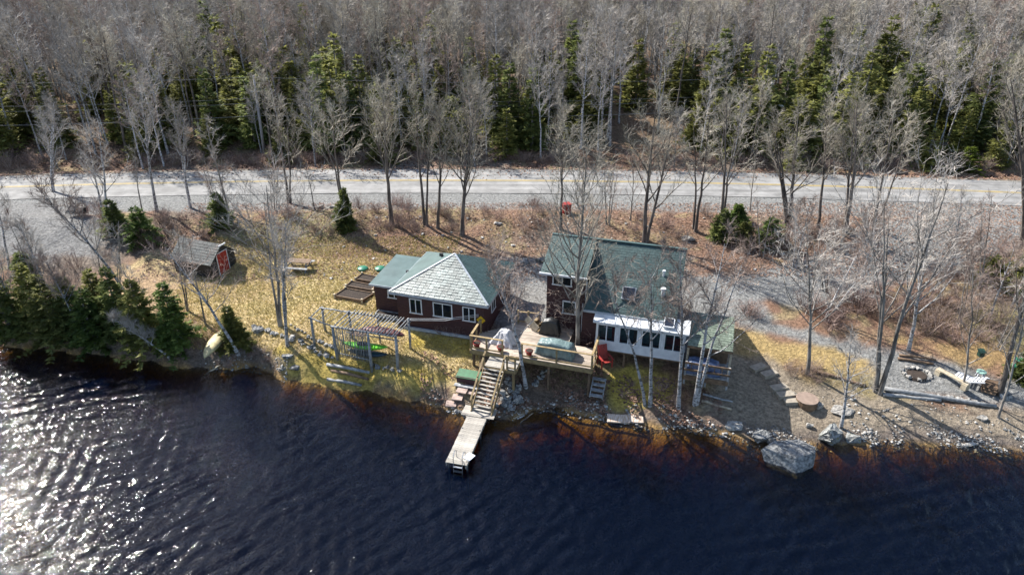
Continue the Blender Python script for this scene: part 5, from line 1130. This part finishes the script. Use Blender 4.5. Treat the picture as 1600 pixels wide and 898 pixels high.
stone_row('stone_edging', [(395, 512), (430, 522), (470, 536), (500, 552), (520, 560)], 40, .42, 'row of loose grey stones running from the large dark tree to the pergola', 'stone row', 4, .4)
stone_row('stone_edging', [(455, 508), (480, 525), (520, 545)], 16, .38, 'short row of stones under the left bay of the pergola', 'stone row', 4, .4)
stone_row('stone_edging', [(580, 572), (625, 580)], 14, .36, 'stones between the pergola front posts', 'stone row', 4, .4)
stone_row('stone_riprap', [(800, 590), (790, 600), (810, 610), (785, 620), (812, 626), (782, 636), (800, 642)], 44, .5, 'heap of bluish-grey stones between the stairs and the white leaning birch', 'stone heap', 7, .35)
stone_row('stone_riprap', [(858, 578), (845, 590), (835, 600), (842, 606)], 12, .42, 'line of round stones in the shade under the deck', 'stone row', 4, .6)
stone_row('stone_riprap', [(710, 640), (725, 648), (738, 652)], 12, .4, 'small stones beside the foot of the stairs at the water', 'stone heap', 4, .5)
stone_row('stone_edging', [(1228, 607), (1240, 614), (1248, 622)], 9, .2, 'short line of tiny pale stones between steps and fire ring', 'stone row', 1, 1)
stone_row('stone_edging', [(1395, 610), (1440, 617), (1490, 622), (1530, 630)], 34, .26, 'line of small pale stones along the terrace log', 'stone row', 1.5, .9)
fpp = [(1410+22*math.cos(a)+22, 585+9*math.sin(a)+math.cos(a)*4) for a in np.linspace(0, 6.28, 24)]
stone_row('fire_pit', fpp, 28, .34, 'oval fire pit ringed with pale stones on the gravel terrace', 'fire pit', 1.2, .85)
fe = sc.collection.objects['fire_pit']; b = MB(); c0 = G(1432, 585)-fe.location; b.tube([c0+Vector((0, 0, -.1)), c0+Vector((0, 0, .05))], [.62, .55], 14); o = b.build('ash_bed', M['soil'], fe); 
# shoreline pebbles: nobody could count them
b = MB(); rg = random.Random(12); bases = [([tuple(v.co) for v in m.vertices], [tuple(p.vertices) for p in m.polygons]) for m in SM]
def pebbles(name, cnt, fn, smin, smax, m):
    b = MB()
    for k in range(cnt):
        x, y = fn(); s = smin+(smax-smin)*rg.random()**3; vs, fs = bases[rg.randrange(6)]; z = hz(x, y); a = rg.uniform(0, 6.28); c, sn = math.cos(a)*s, math.sin(a)*s
        b.add([(x+v[0]*c-v[1]*sn, y+v[0]*sn+v[1]*c, z+v[2]*s*.7+s*.12) for v in vs], fs)
    o = b.build(name, M[m]); o['kind'] = 'stuff'
def shore_pt(x0, x1, d0, d1):
    def f():
        for _ in range(8):
            x = rg.uniform(x0, x1); d = d0+(d1-d0)*rg.random()**1.4
            if math.sin(x*2.1+math.sin(x*.9)*2)+math.sin(d*3+x*1.3)+rg.uniform(-1, 1) > .1: break
        return x, float(np.interp(x, SHX, SHY))+d
    return f
pebbles('shore_pebbles', 600, shore_pt(-20, -14, -.3, .8), .04, .22, 'stone_p')
pebbles('shore_gravel', 1700, shore_pt(-5, 28, -.3, .8), .04, .24, 'stone_p')
pebbles('shore_stones', 600, shore_pt(2, 28, -.6, 1.2), .05, .3, 'stone')
pebbles('beach_stones', 380, shore_pt(18, 28, .5, 3.5), .04, .24, 'stone_p')
pebbles('bank_stones', 500, lambda: (rg.uniform(-14, 26), rg.uniform(44, 53)), .08, .4, 'stone_p')
# fallen leaves and sticks: small curled leaves lying on bank and lawn
def litter(name, cnt, fn, m, s0=.05, s1=.13):
    b = MB()
    for k in range(cnt):
        x, y = fn(); z = hz(x, y)+.02; s = rg.uniform(s0, s1); a = rg.uniform(0, 6.28); c, sn = math.cos(a)*s, math.sin(a)*s; h1, h2 = rg.uniform(0, s), rg.uniform(0, s)
        n = len(b.v); b.v += [(x-c, y-sn, z+h1), (x+sn*.7, y-c*.7, z), (x+c, y+sn, z+h2), (x-sn*.7, y+c*.7, z)]; b.f += [(n, n+1, n+3), (n+1, n+2, n+3)]
    o = b.build(name, M[m]); o['kind'] = 'stuff'
M['leaf_dead'] = mat('dead_leaves', (.33, .20, .135), .8, (.15, .088, .062), 2.5, isl=.4)
M['leaf_pale'] = mat('bleached_leaves', (.45, .34, .26), .8, (.28, .19, .14), 2.5, isl=.3)
M['tuft'] = mat('dry_grass_blades', (.55, .45, .2), .8, (.36, .30, .10), .8, isl=.35, trans=.3)
litter('fallen_leaves', 30000, lambda: (rg.uniform(-28, 44), rg.uniform(44, 56)), 'leaf_dead', .035, .1)
litter('pale_fallen_leaves', 9000, lambda: (rg.uniform(-26, 44), rg.uniform(43, 55)), 'leaf_pale', .035, .08)
litter('far_verge_leaves', 9000, lambda: (rg.uniform(-62, 62), rg.uniform(62, 72)), 'leaf_dead', .08, .2)
litter('shore_leaves', 2600, shore_pt(-5.5, 12, .2, 3), 'leaf_dead')
def blades(name, cnt, fn, m):
    b = MB()
    for k in range(cnt):
        x, y = fn(); z = hz(x, y)
        for j in range(3):
            a = rg.uniform(0, 6.28); h_ = rg.uniform(.05, .15); n = len(b.v); dx, dy = math.cos(a), math.sin(a)
            b.v += [(x+dx*.03-dy*.018, y+dy*.03+dx*.018, z), (x+dx*.03+dy*.018, y+dy*.03-dx*.018, z), (x+dx*(.05+h_*.5), y+dy*(.05+h_*.5), z+h_)]; b.f.append((n, n+1, n+2))
    o = b.build(name, M[m]); o['kind'] = 'stuff'
def lawn_pt():
    while True:
        x, y = rg.uniform(-24, -2), rg.uniform(33.5, 50)
        if y > float(np.interp(x, SHX, SHY))+.8 and not (x > -7.5+(y-38)*.3 and y > 37): return x, y
blades('lawn_grass', 26000, lawn_pt, 'tuft')
# steps, fire ring, terrace
M['sandstone'] = mat('packed_sand', (.34, .30, .24), .95, (.24, .21, .17), 6, bump=.02)
for i, (x, y, lb) in enumerate(((1187, 578, 'topmost sandy tread of the garden steps, beside the lawn'), (1204, 588, 'second sandy tread of the garden steps'), (1219, 610, 'third sandy tread of the garden steps'), (1229, 621, 'fourth sandy tread of the garden steps'), (1240, 631, 'lowest sandy tread of the garden steps'))):
    p = G(x, y); q = MB(); q.box((0, .16, 0), (1.0, .5, .26)); tag(q.build('sand_step', M['sandstone'], None, loc=p+Vector((0, 0, .06)), rz=R(28-i*6)), lb, 'step', 'garden steps')
    q = MB(); q.box((0, 0, 0), (.9, .35, .05)); 
p = G(1262, 636); fr = empty('fire_ring', p+Vector((0, .25, 0)), 0, 'low round stone-sided fire table at the foot of the garden steps', 'fire ring')
q = MB(); q.tube([(0, 0, -.1), (0, 0, .42), (0, 0, .43)], [.58, .6, .56], 20, True); q.build('drum', M['brown_wood'], fr); q = MB(); q.tube([(0, 0, .435), (0, 0, .46)], [.62, .6], 20); q.build('lid', M['lidwood'], fr)
q = MB(); q.box((.62, -.25, .12), (.4, .3, .25), R(30)); q.build('stone', M['stone_p'], fr)
def log(a, b, r, m, lb, dz=.1):
    A, B = G(*a)+Vector((0, 0, dz)), G(*b)+Vector((0, 0, dz)); q = MB(); n = 6; P_ = [A.lerp(B, i/n)+rvec(rng, .03)-A for i in range(n+1)]
    q.tube(P_, [r*(1-.25*i/n) for i in range(n+1)], 9); tag(q.build('log', M[m], None, True, loc=A), lb, 'log')
log((1382, 610), (1556, 636), .15, 'grey_wood', 'long straight grey log edging the fire pit terrace'); log((1378, 618), (1470, 628), .12, 'grey_wood', 'shorter grey log lying below the long terrace log')
log((1275, 582), (1352, 604), .12, 'brown_wood', 'dark log on the beach slope left of the huge multi-stemmed tree')
log((1402, 562), (1458, 570), .09, 'brown_wood', 'front of two dark logs behind the fire pit'); log((1404, 556), (1462, 564), .08, 'brown_wood', 'rear of two dark logs behind the fire pit')
log((1096, 628), (1142, 642), .09, 'pale_wood', 'pale driftwood stick on the bank below the side porch'); log((1098, 618), (1145, 630), .07, 'grey_wood', 'thin grey stick on the bank just above the pale driftwood')
log((812, 664), (832, 648), .04, 'pale_wood', 'pale stick in the shallows right of the dock'); log((802, 656), (818, 648), .035, 'pale_wood', 'shorter pale stick in the shallows nearest the dock')
log((320, 588), (345, 572), .06, 'pale_wood', 'bleached stick at the water below the cream canoe')
# fire pit seats
p = G(1486, 596); be = empty('plank_bench', p, R(-62), 'pale plank bench on blocks beside the fire pit', 'bench')
q = MB(); q.box((0, 0, .38), (1.9, .32, .06)); q.build('seat', M['pale_wood'], be)
for x in (-.8, .8): q = MB(); q.box((x, 0, .17), (.3, .4, .36)); q.build('block', M['pale_wood'], be)
p = G(1515, 600); dk2 = empty('deck_chair', p, R(-50), 'white slatted deck chair lying back between the thin trunk and the firewood', 'chair')
for k in range(9): q = MB(); q.box((-.75+k*.17, 0, .32+max(0, k-4)*.09), (.12, .62, .03), 0, 0, R(-24 if k > 4 else 0)); q.build('slat', M['white'], dk2)
for y in (-.33, .33):
    q = MB(); q.beam((-.8, y, .30), (0, y, .30), .05, .06); q.beam((0.0, y, .30), (.75, y, .66), .05, .06); q.build('side_rail', M['white'], dk2)
    for x in (-.7, .1): q = MB(); q.box((x, y, .14), (.06, .05, .28)); q.build('leg', M['white'], dk2)
p = G(1545, 606); fw = empty('firewood_stack', p, R(-35), 'low stack of split firewood beside the leaning trunks', 'firewood')
lm = MB().tube([(-.35, 0, 0), (.35, 0, 0)], [.07, .065], 6).mesh('split_log', M['brown_wood'])
for r in range(3):
    for k in range(9-r): inst('split_log', lm, fw, (rng.uniform(-.04, .04), -.65+k*.15+r*.07, .07+r*.12), (rng.uniform(0, 1), 0, rng.uniform(-.1, .1)))
p = G(1530, 590); tb2 = empty('round_stool', p, 0, 'pale seafoam green plastic stool by the firewood', 'stool')
q = MB(); q.tube([(0, 0, .42), (0, 0, .47)], [.28, .26], 14); q.build('seat', M['cyan'], tb2)
for k in range(4): a = k*math.pi/2+.4; q = MB(); q.beam((math.cos(a)*.2, math.sin(a)*.2, .42), (math.cos(a)*.26, math.sin(a)*.26, 0), .05, .05); q.build('leg', M['white'], tb2)
p = G(1586, 582); bb = empty('barrel', p, 0, 'green barrel behind the leaning trunks at the right edge', 'barrel')
q = MB(); q.tube([(0, 0, 0), (0, 0, .3), (0, 0, .6), (0, 0, .9)], [.27, .31, .31, .27], 14); q.build('drum', M['green'], bb, True); q = MB(); q.tube([(0, 0, .9), (0, 0, .95)], [.29, .27], 14); q.build('lid', M['green'], bb)
tr_ = G(1504, 608); q = MB(); q.box((0, 0, 0), (.26, .26, .3)); hh = AY(1507, 552, tr_.y-.2).z; fd = empty('birdhouse', (tr_.x+.1, tr_.y-.22, hh), 0, 'dark green birdhouse fixed to the thin trunk by the fire pit', 'birdhouse'); q.build('box', M['feeder'], fd); q = MB(); q.box((0, 0, .18), (.36, .36, .04), 0, R(12)); q.build('roof', M['feeder'], fd)
# red bin by the road
p = G(884, 333); rbn = empty('utility_box', p, R(15), 'dark red box on the verge at the foot of a roadside tree', 'box')
q = MB(); q.box((0, 0, .4), (.7, .6, .8)); q.build('body', M['red'], rbn); q = MB(); q.box((0, 0, .83), (.78, .68, .06)); q.build('lid', M['red'], rbn)
# wooden steps and gate at the back of the deck
sp2 = empty('back_steps', dl(3.45, 3.45, 0), HA+R(70), 'small wooden steps with a slanted side panel at the back of the deck', 'steps')
for k in range(3): q = MB(); q.box((0, k*.26, -.02+k*.16), (.9, .26, .16)); q.build('step', M['rail'], sp2)
q = MB(); q.beam((-.5, -.1, .2), (-.5, .75, .75), .05, .5); q.build('side_panel', M['pale_wood'], sp2)
# smaller stairs right of the deck
rs2 = empty('side_steps', at_local(DL, HA, (7.75, .55, -1.1)), HA, 'small grey wooden steps below the red chair at the right deck corner', 'steps')
for k in range(4): q = MB(); q.box((0, -k*.27, -k*.2+.1), (.75, .25, .05)); q.build('step', M['grey_wood'], rs2)
for x in (-.37, .37): q = MB(); q.beam((x, .1, .08), (x, -.9, -.62), .05, .16); q.build('stringer', M['grey_wood'], rs2)

_t = {}
for o in sc.objects:
    if o.type == 'MESH': _t.setdefault(o.data.name, [sum(max(1, len(p.vertices)-2) for p in o.data.polygons) if len(o.data.polygons) < 1 else len(o.data.loops)-2*len(o.data.polygons), 0])[1] += 1
print('unique tris', sum(v[0] for v in _t.values()), 'with copies', sum(v[0]*v[1] for v in _t.values()), 'pos', [tuple(round(q, 1) for q in o.location) for o in sc.objects if o.get('label', '').startswith('black rounded')])
